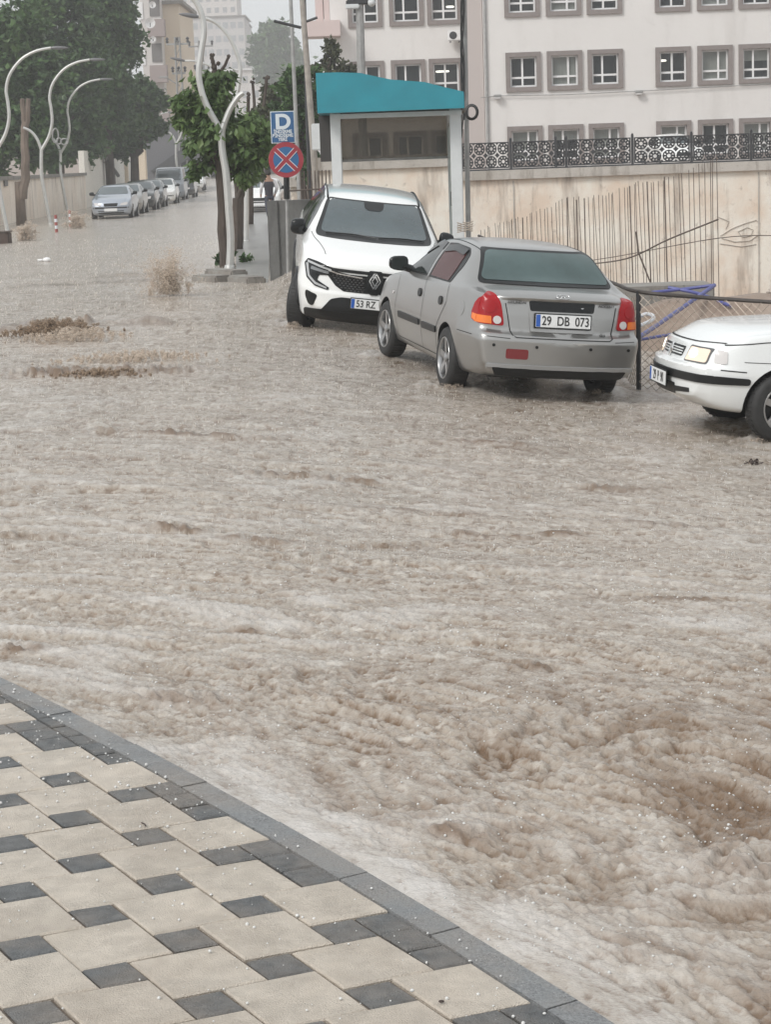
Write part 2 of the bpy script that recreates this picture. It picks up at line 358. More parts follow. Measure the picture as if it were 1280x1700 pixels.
# ================================================================== footway in the foreground
E1 = Vector((.2432, -.1876)); E2 = Vector((-.1527, -.2067)); O0 = Vector((-1.2045, 5.8809)); ZS = .10
BU = (2 * E1 + E2) / 5; BV = (2 * E2 - E1) / 5
m_pave = mat('paver_beige', (.52, .465, .395), .35, noise=.16, nscale=14, bump=.7, bscale=260)
m_pdark = mat('paver_dark', (.092, .097, .10), .3, noise=.35, nscale=22, bump=.7, bscale=220)
m_joint = mat('paver_joint', (.16, .13, .105), .8, noise=.3, nscale=30, bump=.8, bscale=200)
m_kerb = mat('granite_kerb', (.30, .31, .315), .3, col2=(.11, .115, .12), nscale=150, bump=.6, bscale=300)
def mudfilm(M):
    t = M.node_tree; L = t.links; b = t.nodes['Principled BSDF']; src = b.inputs['Base Color'].links[0].from_socket
    tc = t.nodes.new('ShaderNodeTexCoord'); n = t.nodes.new('ShaderNodeTexNoise'); n.inputs['Scale'].default_value = 2.3; n.inputs['Detail'].default_value = 7; n.inputs['Roughness'].default_value = .7; L.new(tc.outputs['Object'], n.inputs['Vector'])
    r = t.nodes.new('ShaderNodeMapRange'); r.inputs[1].default_value = .43; r.inputs[2].default_value = .70; r.inputs[4].default_value = .45; L.new(n.outputs[0], r.inputs[0])
    q = t.nodes.new('ShaderNodeMix'); q.data_type = 'RGBA'; L.new(r.outputs[0], q.inputs[0]); L.new(src, q.inputs[6]); q.inputs[7].default_value = (.33, .27, .215, 1); L.new(q.outputs[2], b.inputs['Base Color'])
    w2 = t.nodes.new('ShaderNodeTexNoise'); w2.inputs['Scale'].default_value = 5.5; w2.inputs['Detail'].default_value = 3; L.new(tc.outputs['Object'], w2.inputs['Vector'])
    r2 = t.nodes.new('ShaderNodeMapRange'); r2.inputs[1].default_value = .40; r2.inputs[2].default_value = .62; r2.inputs[3].default_value = .10; r2.inputs[4].default_value = .55; L.new(w2.outputs[0], r2.inputs[0]); L.new(r2.outputs[0], b.inputs['Roughness'])
for m_ in (m_pave, m_pdark, m_kerb): mudfilm(m_)
mb = MB()
rr = random.Random(4)
def inside(p): return curb_d(p.x, p.y)
def clip_poly(poly, lim):
    out = []
    for i in range(len(poly)):
        a, b = poly[i], poly[(i + 1) % len(poly)]; da, db = lim - inside(a), lim - inside(b)
        if da >= 0: out.append(a)
        if da * db < 0: out.append(a.lerp(b, da / (da - db)))
    return out
def paver(poly, mi, dz=0.0):
    "a stone block with a worn chamfer"
    c = sum(poly, Vector((0, 0))) / len(poly)
    j1, j2 = .0035, .0085
    n = len(poly); tl = [rr.uniform(-.0022, .0022) for _ in range(3)]
    def shrink(q, j):
        out = []
        for v in q:
            d = c - v; out.append(v + d * (j * 1.4 / max(d.length, .01)))
        return out
    lo, hi = shrink(poly, j1), shrink(poly, j2)
    def z(p, base): return base + dz + tl[0] + (p - c).x * tl[1] * 8 + (p - c).y * tl[2] * 8
    vs = [(p.x, p.y, ZS - .045) for p in lo] + [(p.x, p.y, z(p, ZS - .0045)) for p in lo] + [(p.x, p.y, z(p, ZS)) for p in hi]
    fs = [(i, (i + 1) % n, (i + 1) % n + n, i + n) for i in range(n)] + [(i + n, (i + 1) % n + n, (i + 1) % n + 2 * n, i + 2 * n) for i in range(n)] + [tuple(range(2 * n, 3 * n))]
    mb.cur = mi; mb.add(vs, fs)
LIM = -.105
for i in range(-22, 16):
    for j in range(-22, 22):
        o = O0 + E1 * i + E2 * j - (BU + BV) / 2
        sq = [o, o + BU, o + BU + BV, o + BV]; big = [o + BU, o + BU * 3, o + BU * 3 + BV * 2, o + BU + BV * 2]
        for q, mi in ((sq, 1), (big, 0)):
            c = sum(q, Vector((0, 0))) / 4
            if c.y < 2.2 or c.y > 9.5 or c.x < -4.5: continue
            mxd = max(inside(v) for v in q)
            if mi == 0 and mxd < LIM + .065: paver(clip_poly(q, LIM) if mxd > LIM else q, 0)
            elif mi == 1 and mxd < LIM: paver(q, 1)
            elif min(inside(v) for v in q) < LIM - .02:
                subs = [q]
                if mi == 0:
                    a_, b_, c_, d_ = q; ab, bc, cd_, da = (a_ + b_) / 2, (b_ + c_) / 2, (c_ + d_) / 2, (d_ + a_) / 2; subs = [[a_, ab, c, da], [ab, b_, bc, c], [c, bc, c_, cd_], [da, c, cd_, d_]]
                for sq_ in subs:
                    if min(inside(v) for v in sq_) > LIM - .02: continue
                    cp = clip_poly(sq_, LIM)
                    if len(cp) >= 3: paver(cp, 1)
base = [CA - CD * 9 + CN * LIM, CB + CD * 6 + CN * LIM]
def kq(t, d, z): v = CA + CD * t + CN * (d + float(bulge(t))); return (v.x, v.y, z)
mb.cur = 2; mb.add([kq(q_, dd_, ZS - .009) for q_ in np.linspace(-9, 9, 37) for dd_ in (LIM, -7)], [(2 * i_, 2 * i_ + 2, 2 * i_ + 3, 2 * i_ + 1) for i_ in range(36)])
mb.build('footway_paving', [m_pave, m_pdark, m_joint])['kind'] = 'structure'
mb = MB()
t = -9.0
while t < 9:
    L_ = .50 + rr.uniform(-.03, .03); q = [kq(t + .003, LIM + .004, 0)[:2], kq(t + L_ - .003, LIM + .004, 0)[:2], kq(t + L_ - .003, 0, 0)[:2], kq(t + .003, 0, 0)[:2]]
    vs = []
    zt = ZS - .002 + rr.uniform(-.002, .002)
    for (zz, ins) in ((-.7, 0), (zt - .014, 0), (zt, .012)):
        c = Vector(((q[0][0] + q[2][0]) / 2, (q[0][1] + q[2][1]) / 2))
        for k, p in enumerate(q):
            v = Vector(p)
            if k in (2, 3): v = v - Vector(CN[:2]) * ins
            else: v = v + Vector(CN[:2]) * ins * .25
            vs.append((v.x, v.y, zz))
    mb.add(vs, [(a, (a + 1) % 4, (a + 1) % 4 + 4, a + 4) for a in range(4)] + [(a + 4, (a + 1) % 4 + 4, (a + 1) % 4 + 8, a + 8) for a in range(4)] + [(8, 9, 10, 11)])
    t += L_
mb.build('kerb', m_kerb)['kind'] = 'structure'

# ------------------------------------------------------------------ hail: on the paving and drifting in the water
m_hail = mat('hail_ice', (.80, .80, .78), .18, spec=.6, trans=.25)
def scatter_balls(name, pts, rad, sub=1):
    bm = bmesh.new(); bmesh.ops.create_icosphere(bm, subdivisions=sub, radius=1)
    bv = np.array([v.co[:] for v in bm.verts]); bf = np.array([[v.index for v in f.verts] for f in bm.faces]); bm.free()
    n = len(pts); sc = RNG.uniform(.75, 1.15, (n, 1, 3)) * np.asarray(rad)[:, None, None]
    V = (bv[None] * sc + np.asarray(pts)[:, None]).reshape(-1, 3); F = (bf[None] + (np.arange(n) * len(bv))[:, None, None]).reshape(-1, 3)
    return npmesh(name, V, F, m_hail, smooth=True)
pp, rd = [], []
while len(pp) < 900:
    t = RNG.uniform(-1.5, 5.5); d = -abs(RNG.normal(0, .55)) - .01 if RNG.random() < .65 else RNG.uniform(-2.6, 0)
    v = CA + CD * t + CN * d
    if v.y < 3.6 or v.x < -2.4 or (v.y < 5.3 and RNG.random() < .55): continue
    r = RNG.choice([.0018, .0028, .0038, .0050], p=[.40, .33, .20, .07]); pp.append((v.x, v.y, ZS + r * .7)); rd.append(r)
hail = scatter_balls('hailstones', pp, rd, 2); tag(hail, 'small white hailstones scattered over the paving and kerb', 'hail', kind='stuff')
n = 7000; Yh = 4.6 + 17 * RNG.random(n)**1.2; Xh = RNG.uniform(-1, 1, n) * (.205 * Yh + .2)
ok = (curb_d(Xh, Yh) > .02); Xh, Yh = Xh[ok], Yh[ok]
wv = np.empty(len(WATER.data.vertices) * 3, np.float32); WATER.data.vertices.foreach_get('co', wv)
_wb = None
def water_bvh():
    global _wb
    if _wb is None: _wb = BVHTree.FromPolygons([tuple(v) for v in wv.reshape(-1, 3).tolist()], [tuple(p.vertices) for p in WATER.data.polygons])
    return _wb
wb = water_bvh(); pp = []
for x, y in zip(Xh, Yh):
    h = wb.ray_cast(Vector((x, y, 2)), Vector((0, 0, -1)))
    if h[0]: pp.append((x, y, h[0].z + .001))
clump = noise2(np.array([p[0] for p in pp]) * 1.3, np.array([p[1] for p in pp]) * 1.3, 77)
pp = [p for p, c in zip(pp, clump) if c + RNG.random() * .8 > .42]
hw = scatter_balls('floating_hail', pp, RNG.choice([.0028, .004, .006], len(pp), p=[.5, .38, .12]), 1)
tag(hw, 'pale hail and froth bits drifting on the muddy water', 'hail', kind='stuff')
# ================================================================== vehicles
m_white = mat('white_paint', (.80, .81, .80), .16, coat=.6, spec=.5)
m_whiteb = mat('white_paint_wet', (.72, .74, .74), .2, coat=.7, bump=.12, bscale=60)
m_silver = mat('silver_paint', (.38, .375, .365), .30, metal=.85, coat=.5)
m_black = mat('black_plastic', (.010, .011, .012), .42, spec=.35)
m_gloss = mat('gloss_black', (.006, .007, .008), .14, spec=.35)
m_rub = mat('tyre_rubber', (.022, .022, .022), .7, noise=.3, nscale=20)
m_rim = mat('alloy_rim', (.42, .42, .42), .28, metal=.9)
m_chrome = mat('chrome', (.72, .72, .72), .12, metal=1.0)
m_glass = mat('car_glass', (.045, .065, .072), .05, spec=.7, coat=.4, noise=.35, nscale=1.3)
m_glassr = mat('tinted_rear_glass', (.062, .095, .095), .09, spec=.6, noise=.25, nscale=1.5)
m_sglass = mat('side_window_glass', (.025, .03, .03), .08, spec=.3)
m_sred = mat('side_window_red_seat_behind', (.055, .010, .009), .12, spec=.12)
m_red = mat('red_lens', (.30, .002, .006), .25, coat=.1, spec=.3)
m_redd = mat('dark_red_lens', (.16, .006, .01), .15, coat=.8)
m_amber = mat('amber_lens', (.75, .17, .015), .18, coat=.3)
m_clear = mat('clear_lens', (.55, .53, .52), .08, coat=1.0)
m_lamp = mat('headlamp_glass', (.20, .21, .22), .08, metal=.3, coat=1.0)
m_drl = mat('lamp_strip', (.40, .41, .42), .2)
m_seam = mat('panel_gap', (.015, .015, .015), .8)
m_plate = mat('plate_white', (.74, .75, .75), .35)
m_pblue = mat('plate_blue', (.02, .10, .42), .35)
m_ptxt = mat('plate_letters', (.02, .02, .02), .5)
m_pole_ = mat('lamp_bezel', (.10, .10, .10), .4)
m_lit = mat('lit_headlamp', (.50, .46, .42), .2, emit=((1.0, .72, .45), .34))
m_litw = mat('lit_bulb', (1, 1, 1), .2, emit=((1.0, .90, .72), 2.2))

def chaikin(A, axis, it):
    for _ in range(it):
        A = np.moveaxis(A, axis, 0); q = A[:-1] * .75 + A[1:] * .25; r = A[:-1] * .25 + A[1:] * .75
        B = np.empty((2 * len(q), *A.shape[1:])); B[0::2] = q; B[1::2] = r
        B = np.concatenate([A[:1], B[1:-1], A[-1:]]); A = np.moveaxis(B, 0, axis)
    return A
class Body:
    """car shell lofted from cross-sections; rows: s (from the nose), z bottom, sill (half width, z), mid, belt, roof rail, z top"""
    def __init__(s, L, rows, front, rear, kf=.22, kr=.12, it=3, bulge=.02):
        s.L = L; ctrl = []
        def sec(row, k=1.0, s_=None):
            ss, zb, wl, zl, wm, zm, wb_, zbt, wr, zr, zt = row
            pts = [(0, zb), (wl * .55, zb), (wl * .93, zb + .01), (wl, zl), (wm, zm - .03), (wm, zm + .05), (wb_ + .005, zbt - .03), (wb_ - .012, zbt + .012),
                   (wb_ * .5 + wr * .5 + bulge, zbt * .5 + zr * .5), (wr + .015, zr - .02), (wr - .03, zr + .25 * (zt - zr)), (wr * .6, zr + .8 * (zt - zr)), (0, zt)]
            pts = np.array(pts); c = np.array([0, (zb + zt) / 2]); pts = c + (pts - c) * k
            return np.concatenate([np.full((len(pts), 1), ss if s_ is None else s_), pts], 1)
        r0, r1 = rows[0], rows[-1]
        for k in (0, .35, .7, .93): ctrl.append(sec(r0, k, r0[0]))
        ctrl.append(sec(r0, .985, r0[0] + .015))
        for r in rows[1:-1]: ctrl.append(sec(r))
        ctrl.append(sec(r1, .985, r1[0] - .015))
        for k in (.93, .7, .35, 0): ctrl.append(sec(r1, k, r1[0]))
        A = np.array(ctrl); A = chaikin(A, 0, it); A = chaikin(A, 1, it)
        if it >= 3:   # more points across the end faces
            pass
        half = A
        full = np.concatenate([half, half[:, -2:0:-1] * np.array([1, -1, 1])], 1)       # ring: bottom centre -> left -> top -> right
        S_, Yy, Z = full[..., 0], full[..., 1], full[..., 2]
        W = max(r[5 - 1] for r in rows)
        X = L / 2 - S_
        ff = 1 - sst(0, .9, S_); fr = 1 - sst(0, .9, L - S_)
        X = X - kf * np.abs(Yy / W)**2.4 * ff**1.5 + kr * np.abs(Yy / W)**2.4 * fr**1.5
        ffn = 1 - sst(0, .45, S_); frn = 1 - sst(0, .45, L - S_)
        X = X + np.interp(Z, [a for a, _ in front], [b for _, b in front]) * ffn - np.interp(Z, [a for a, _ in rear], [b for _, b in rear]) * frn
        s.X, s.Y, s.Z = X, Yy, Z
        V = np.stack([X, Yy, Z], -1); n, k = X.shape
        idx = np.arange(n * k).reshape(n, k); nx = np.roll(idx, -1, 1)
        s.V = V.reshape(-1, 3); s.F = np.stack([idx[:-1], nx[:-1], nx[1:], idx[1:]], -1).reshape(-1, 4)
        bm = bmesh.new(); vs = [bm.verts.new(v) for v in s.V.tolist()]
        for f in s.F.tolist():
            try: bm.faces.new([vs[i] for i in f])
            except ValueError: pass
        bmesh.ops.remove_doubles(bm, verts=bm.verts, dist=.0008); bmesh.ops.dissolve_degenerate(bm, edges=bm.edges, dist=.0004)
        bmesh.ops.recalc_face_normals(bm, faces=bm.faces); s.bm = bm
        s.bvh = BVHTree.FromBMesh(bm)
    def shell(s, name, m, parent, arches=(), r=.33, depth=.42, W=.8, zc=.3):
        me = bpy.data.meshes.new(name); s.bm.to_mesh(me); me.materials.append(m); me.materials.append(m_black)
        me.polygons.foreach_set('use_smooth', [True] * len(me.polygons))
        o = bpy.data.objects.new(name, me); COL.objects.link(o)
        if arches:
            cb = MB()
            for ax in arches:
                for sd in (1, -1):
                    cb.cyl((ax, sd * (W - depth + .12), zc), (ax, sd * (W + .4), zc), r, 40)
            c = cb.build('cut', m_black); c.data.materials.clear(); c.data.materials.append(m); c.data.materials.append(m_black)
            c.data.polygons.foreach_set('material_index', [1] * len(c.data.polygons))
            md = o.modifiers.new('b', 'BOOLEAN'); md.object = c; md.operation = 'DIFFERENCE'; md.solver = 'EXACT'
            bpy.context.view_layer.update()
            me2 = bpy.data.meshes.new_from_object(o.evaluated_get(bpy.context.evaluated_depsgraph_get()))
            o.modifiers.clear(); o.data = me2; bpy.data.objects.remove(c)
            me2.set_sharp_from_angle(angle=R_(50))
        o.parent = parent; o.name = name
        return o
    def patch(s, name, view, poly, m, parent, off=.004, step=.05, thick=True, rnd=0, add=None):
        """lay a thin panel with the given outline on the shell; view: front/rear/left/right/top or an angle in degrees (outline then in (tangent, z))"""
        if view in ('front', 'rear'): d = Vector((-1 if view == 'front' else 1, 0, 0)); org = lambda a, b: Vector((-d.x * 6, a, b))
        elif view in ('left', 'right'): d = Vector((0, -1 if view == 'left' else 1, 0)); org = lambda a, b: Vector((a, -d.y * 4, b))
        elif view == 'top': d = Vector((0, 0, -1)); org = lambda a, b: Vector((a, b, 4))
        if rnd: poly = round_poly(poly, rnd)
        bm = bmesh.new(); f = bm.faces.new([bm.verts.new((a, b, 0)) for a, b in poly])
        xs = [p[0] for p in poly]; ys = [p[1] for p in poly]
        for ax, lo, hi in ((0, min(xs), max(xs)), (1, min(ys), max(ys))):
            n = int((hi - lo) / step)
            for i in range(1, n + 1):
                c = lo + (hi - lo) * i / (n + 1); no = Vector((1, 0, 0)) if ax == 0 else Vector((0, 1, 0))
                bmesh.ops.bisect_plane(bm, geom=bm.verts[:] + bm.edges[:] + bm.faces[:], plane_co=no * c, plane_no=no, dist=1e-6)
        bmesh.ops.triangulate(bm, faces=[f for f in bm.faces if len(f.verts) > 4])
        nrm = {}
        for v in bm.verts:
            o_ = org(v.co.x, v.co.y); h = s.bvh.ray_cast(o_, d)
            k_ = .98
            while h[0] is None and k_ > .8 and view in ('front', 'rear'):
                h = s.bvh.ray_cast(org(v.co.x * k_, v.co.y), d); k_ -= .02
            if h[0] is None:
                q = s.bvh.find_nearest(Vector((-d.x * s.L * .49, v.co.x, v.co.y)) if view in ('front', 'rear') else o_ + d * 3); loc, n_ = q[0], q[1]
            else: loc, n_ = h[0], h[1]
            if n_.dot(d) > 0: n_ = -n_
            n_ = (n_ - d * .6).normalized()
            v.co = loc + n_ * off; nrm[v] = n_
        if thick:
            be = [e for e in bm.edges if e.is_boundary]; r = bmesh.ops.extrude_edge_only(bm, edges=be)
            nv = [g for g in r['geom'] if isinstance(g, bmesh.types.BMVert)]
            for v in nv:
                n_ = None
                for e in v.link_edges:
                    ov = e.other_vert(v)
                    if ov in nrm: n_ = nrm[ov]
                v.co -= (n_ or -d) * (off + .006)
        bmesh.ops.recalc_face_normals(bm, faces=bm.faces)
        if add is not None: add.bm(bm); return None
        me = bpy.data.meshes.new(name); bm.to_mesh(me); bm.free(); me.materials.append(m)
        me.polygons.foreach_set('use_smooth', [True] * len(me.polygons)); me.set_sharp_from_angle(angle=R_(40))
        o = bpy.data.objects.new(name, me); COL.objects.link(o); o.parent = parent
        return o
    def line(s, view, pts, wd, add, off=.003):
        "a panel gap: narrow strip along a polyline"
        pts = [Vector(p) for p in pts]
        for a, b in zip(pts[:-1], pts[1:]):
            t = (b - a)
            if t.length < 1e-6: continue
            n = Vector((-t.y, t.x)).normalized() * wd / 2; t = t.normalized() * wd * .3
            s.patch('x', view, [(a - n - t)[:2], (b - n + t)[:2], (b + n + t)[:2], (a + n - t)[:2]], None, None, off=off, step=.04, thick=False, add=add)
    def at(s, view, a, b):
        d = {'front': Vector((-1, 0, 0)), 'rear': Vector((1, 0, 0)), 'left': Vector((0, -1, 0)), 'right': Vector((0, 1, 0)), 'top': Vector((0, 0, -1))}[view]
        o_ = Vector((-d.x * 6, a, b)) if view in ('front', 'rear') else (Vector((a, -d.y * 4, b)) if view in ('left', 'right') else Vector((a, b, 4)))
        h = s.bvh.ray_cast(o_, d); return (h[0], h[1]) if h[0] else (o_ + d * 3, -d)
def round_poly(poly, r, n=4):
    out = []; N = len(poly)
    for i in range(N):
        p = Vector(poly[i]); a = Vector(poly[i - 1]); b = Vector(poly[(i + 1) % N]); u = (a - p); v = (b - p)
        k = min(r, u.length * .45, v.length * .45); A = p + u.normalized() * k; B = p + v.normalized() * k
        for t in range(n + 1):
            t /= n; q = A * (1 - t)**2 + p * 2 * t * (1 - t) + B * t * t; out.append((q.x, q.y))
    return out
def ell(cx, cy, rx, ry, n=20): return [(cx + rx * math.cos(2 * math.pi * k / n), cy + ry * math.sin(2 * math.pi * k / n)) for k in range(n)]
def wheel(parent, loc, r, wdt=.19, side=1, spokes=5, steer=0.0, rimk=.66, rm=None, kind='five'):
    "axle along Y, outer face towards side"
    w_ = empty('wheel', loc); w_.parent = parent; w_.rotation_euler = (0, 0, steer + (0 if side > 0 else math.pi))
    t = MB(); k = r
    prof = [(k * .66, -.5), (k * .70, -.53), (k * .86, -.54), (k * .95, -.48), (k, -.36), (k * 1.0, 0), (k, .36), (k * .95, .48), (k * .86, .54), (k * .70, .53), (k * .66, .48)]
    t.lathe([(a, b * wdt) for a, b in prof], axis='Y', n=40)
    for q in range(48):   # tread blocks
        a = 2 * math.pi * q / 48; t.box((math.cos(a) * k * .998, 0, math.sin(a) * k * .998), (.012, wdt * .66, .008), ry=-a)
    t.build('tyre', m_rub, w_, smooth='auto')
    b = MB(); R = k * rimk
    b.lathe([(R * 1.04, wdt * .50), (R * 1.02, wdt * .53), (R * .97, wdt * .53), (R * .93, wdt * .45), (R * .91, wdt * .1), (R * .90, -wdt * .4)], axis='Y', n=40)
    for q in range(spokes):
        a = 2 * math.pi * q / spokes + .3
        for da in ((-.10, .10) if kind == 'twin' else (0,)):
            p0 = Vector((math.cos(a + da * .4) * R * .12, wdt * .40, math.sin(a + da * .4) * R * .12)); p1 = Vector((math.cos(a + da) * R * .95, wdt * .48, math.sin(a + da) * R * .95))
            n = Vector((-math.sin(a), 0, math.cos(a))); w0, w1 = R * (.17 if kind == 'five' else .10), R * (.13 if kind == 'five' else .08)
            dn = Vector((0, -.025, 0))
            b.add([p0 + n * w0, p0 - n * w0, p1 - n * w1, p1 + n * w1, p0 + n * w0 + dn, p0 - n * w0 + dn, p1 - n * w1 + dn, p1 + n * w1 + dn], [(0, 1, 2, 3), (7, 6, 5, 4), (0, 4, 5, 1), (1, 5, 6, 2), (2, 6, 7, 3), (3, 7, 4, 0)])
    b.lathe([(0.0001, wdt * .49), (R * .12, wdt * .48), (R * .22, wdt * .44), (R * .24, wdt * .2)], axis='Y', n=20)
    b.build('rim', rm or m_rim, w_, smooth='auto')
    d = MB(); d.lathe([(0.0001, wdt * .12), (R * .9, wdt * .10)], axis='Y', n=24); d.build('brake_disc', m_black, w_)
    return w_
def mirror(parent, p, side, m, sz=(.10, .24, .16)):
    b = MB(); b.smooth = True; bm = bmesh.new(); bmesh.ops.create_cube(bm, size=1); bmesh.ops.subdivide_edges(bm, edges=bm.edges, cuts=3, use_grid_fill=True)
    for v in bm.verts:
        q = Vector(v.co) * 2; l = (abs(q.x)**3.2 + abs(q.y)**3.2 + abs(q.z)**3.2)**(1 / 3.2); q = q / l
        q.x *= .6 if q.x < 0 else 1; v.co = Vector((q.x * sz[0] * .5, q.y * sz[1] * .5, q.z * sz[2] * .5 * (1 - .12 * q.y * side))) + Vector((0, side * sz[1] * .55, 0))
    b.bm(bm); b.tube([(-.02, -side * .05, -.06), (-.01, side * .06, -.03)], [.04, .04], 8)
    o = b.build('side_mirror', m, parent, smooth='auto'); o.location = p
    g = MB(); g.prism(round_poly([(-sz[1] * .42, -sz[2] * .40), (sz[1] * .42, -sz[2] * .40), (sz[1] * .42, sz[2] * .40), (-sz[1] * .42, sz[2] * .40)], .03), 0, .004, axis='X')
    gl = g.build('mirror_glass', m_sglass, o); gl.location = (-sz[0] * .34, side * sz[1] * .55, 0)
    return o
def plate(parent, M, txt, w_=.52, h=.115, blue=True, left=False):
    b = MB(); b.bbox((0, 0, 0), (w_ + .02, h + .022, .012), .003); p = b.build('number_plate', m_black, parent); p.matrix_local = M
    b = MB(); b.bbox((0, 0, .006), (w_, h, .006), .002); b.build('plate_panel', m_plate, p)
    if blue: b = MB(); b.box((-w_ / 2 + .022, 0, .0098), (.040, h - .008, .002)); b.build('blue_band', m_pblue, p)
    if txt: text_mesh('plate_lettering', txt.replace(' ', '  ') if not left else txt, h * 1.0, m_ptxt, p, Matrix.Translation((-.20 if left else .022, -.002, .0105)), depth=.0008, sx=.80, bold=.0014, align='LEFT' if left else 'CENTER')
    return p
def flat_frame(p, n, up=Vector((0, 0, 1))):
    "matrix whose local z is n, x to the viewer's right"
    n = n.normalized(); x = up.cross(n).normalized(); y = n.cross(x)
    M = Matrix((x, y, n)).transposed().to_4x4(); M.translation = p; return M

# ---------------------------------------------------------------- silver sedan seen from behind
def silver_sedan():
    root = empty('parked_car', (0, 0, 0), label='silver four-door sedan parked nose-in beside the mesh fence, seen from behind', cat='car')
    L = 4.26; X = lambda s: L / 2 - s
    rows = [(0.0, .22, .68, .30, .74, .50, .70, .66, .52, .70, .72), (.12, .18, .75, .28, .81, .5, .76, .72, .60, .77, .79), (.6, .17, .78, .28, .83, .52, .79, .83, .62, .88, .91),
            (1.12, .17, .79, .28, .835, .55, .80, .90, .66, .95, .985), (1.30, .17, .79, .28, .835, .55, .80, .915, .665, 1.02, 1.06), (1.62, .17, .79, .28, .835, .55, .80, .925, .60, 1.20, 1.25),
            (1.95, .17, .79, .28, .835, .55, .80, .935, .56, 1.325, 1.375), (2.5, .17, .79, .28, .835, .55, .80, .95, .56, 1.35, 1.40), (3.0, .17, .79, .28, .835, .55, .80, .965, .55, 1.33, 1.375),
            (3.22, .17, .79, .28, .835, .55, .80, .975, .555, 1.30, 1.345), (3.42, .18, .78, .28, .83, .55, .795, .985, .58, 1.19, 1.235), (3.60, .19, .78, .28, .83, .56, .79, .99, .64, 1.03, 1.06),
            (3.8, .20, .76, .28, .81, .56, .765, .975, .64, 1.0, 1.03), (4.08, .24, .74, .32, .785, .56, .745, .955, .61, .99, 1.02), (4.2, .25, .73, .33, .77, .56, .73, .94, .60, .975, 1.0), (4.26, .26, .72, .34, .76, .56, .72, .92, .57, .96, .985)]
    B = Body(L, rows, front=[(0, 0), (.3, .0), (1, 0)], rear=[(.2, -.05), (.34, -.02), (.36, 0.0), (.58, .0), (.625, -.015), (.66, -.10), (.8, -.12), (.93, -.15), (.96, -.13), (1.0, -.16), (1.2, -.16)], kr=.14)
    B.shell('body', m_silver, root, arches=(X(.78), X(3.22)), r=.325, W=.80, zc=.30)
    for ax in (.78, 3.22):
        for sd in (1, -1): wheel(root, (X(ax), sd * .735, .288), .292, .185, sd, 5, steer=(.0 if ax > 1 else .06))
    # underside tray and exhaust
    b = MB(); b.box((X(2.2), 0, .25), (3.2, 1.1, .10)); b.build('underbody', m_black, root)
    # rear glass
    rg = [(-.625, 1.065), (.625, 1.065), (.505, 1.315), (-.505, 1.315)]
    B.patch('rear_window_frame', 'rear', [(-.66, 1.040), (.66, 1.040), (.525, 1.335), (-.525, 1.335)], m_black, root, off=.007, rnd=.05, step=.03)
    B.patch('rear_window', 'rear', rg, m_glassr, root, off=.013, rnd=.06, step=.03)
    # boot lid gaps, plate recess
    g = MB()
    B.line('rear', [(.525, .90), (.475, .63), (.44, .612), (-.44, .612), (-.475, .63), (-.525, .90)], .009, g)
    B.line('rear', [(.70, .61), (.50, .60)], .006, g); B.line('rear', [(-.70, .61), (-.50, .60)], .006, g)
    g.build('panel_gap', m_seam, root)
    for vw in ('left', 'right'):
        g = MB(); B.line(vw, [(X(1.22), .90), (X(1.20), .55), (X(1.26), .27)], .008, g); B.line(vw, [(X(2.28), .95), (X(2.28), .27)], .008, g)
        B.line(vw, [(X(3.12), .97), (X(3.12), .80), (X(2.98), .66), (X(2.86), .52), (X(2.84), .27)], .008, g); B.line(vw, [(X(1.26), .27), (X(2.84), .27)], .006, g)
        B.line(vw, [(X(3.95), .60), (X(3.6), .60)], .007, g); g.build('panel_gap', m_seam, root)
    B.patch('plate_recess', 'rear', [(-.30, .845), (.30, .845), (.315, .935), (-.315, .935)], m_gloss, root, off=.004, rnd=.02)
    B.patch('plate_surround', 'rear', [(-.30, .66), (.30, .66), (.315, .845), (-.315, .845)], m_silver, root, off=.012, rnd=.02)
    p, n = B.at('rear', 0, .765)
    n = Vector((-1, 0, .12)); plate(root, flat_frame(p + n * .022, n), '29 DB 073')
    b = MB(); bad = flat_frame(*B.at('rear', 0, .975)); pts = [Vector((.062 * math.cos(a), .034 * math.sin(a), .012)) for a in [k * math.pi / 16 for k in range(33)]]
    b.tube(pts, .0045, 6, False); b.tube([(-.022, -.022, .012), (-.012, .0, .012), (-.018, .024, .012)], .004, 6); b.tube([(.018, -.024, .012), (.012, 0, .012), (.022, .022, .012)], .004, 6); b.tube([(-.014, -.004, .012), (.014, .004, .012)], .004, 6)
    o = b.build('badge', m_chrome, root, smooth=True); o.matrix_local = bad
    for y, s_, tx in ((.425, 'HYUNDAI', 0), (-.425, 'ACCENT', 0)):
        p, n = B.at('rear', y, .915); text_mesh('boot_lettering', s_, .030, m_pole_, root, flat_frame(p + Vector((-.014, 0, 0)), Vector((-1, 0, .1))), depth=.002, sx=1.3, bold=.001)
    p, n = B.at('rear', -.385, .655); text_mesh('boot_lettering', 'GLS', .03, m_black, root, flat_frame(p + Vector((-.014, 0, 0)), Vector((-1, 0, .1))), depth=.002, bold=.001)
    b = MB(); b.lathe([(.0001, .004), (.018, .004), (.02, 0)], n=14); o = b.build('boot_lock', m_chrome, root, smooth='auto'); o.matrix_local = flat_frame(*B.at('rear', -.19, .90))
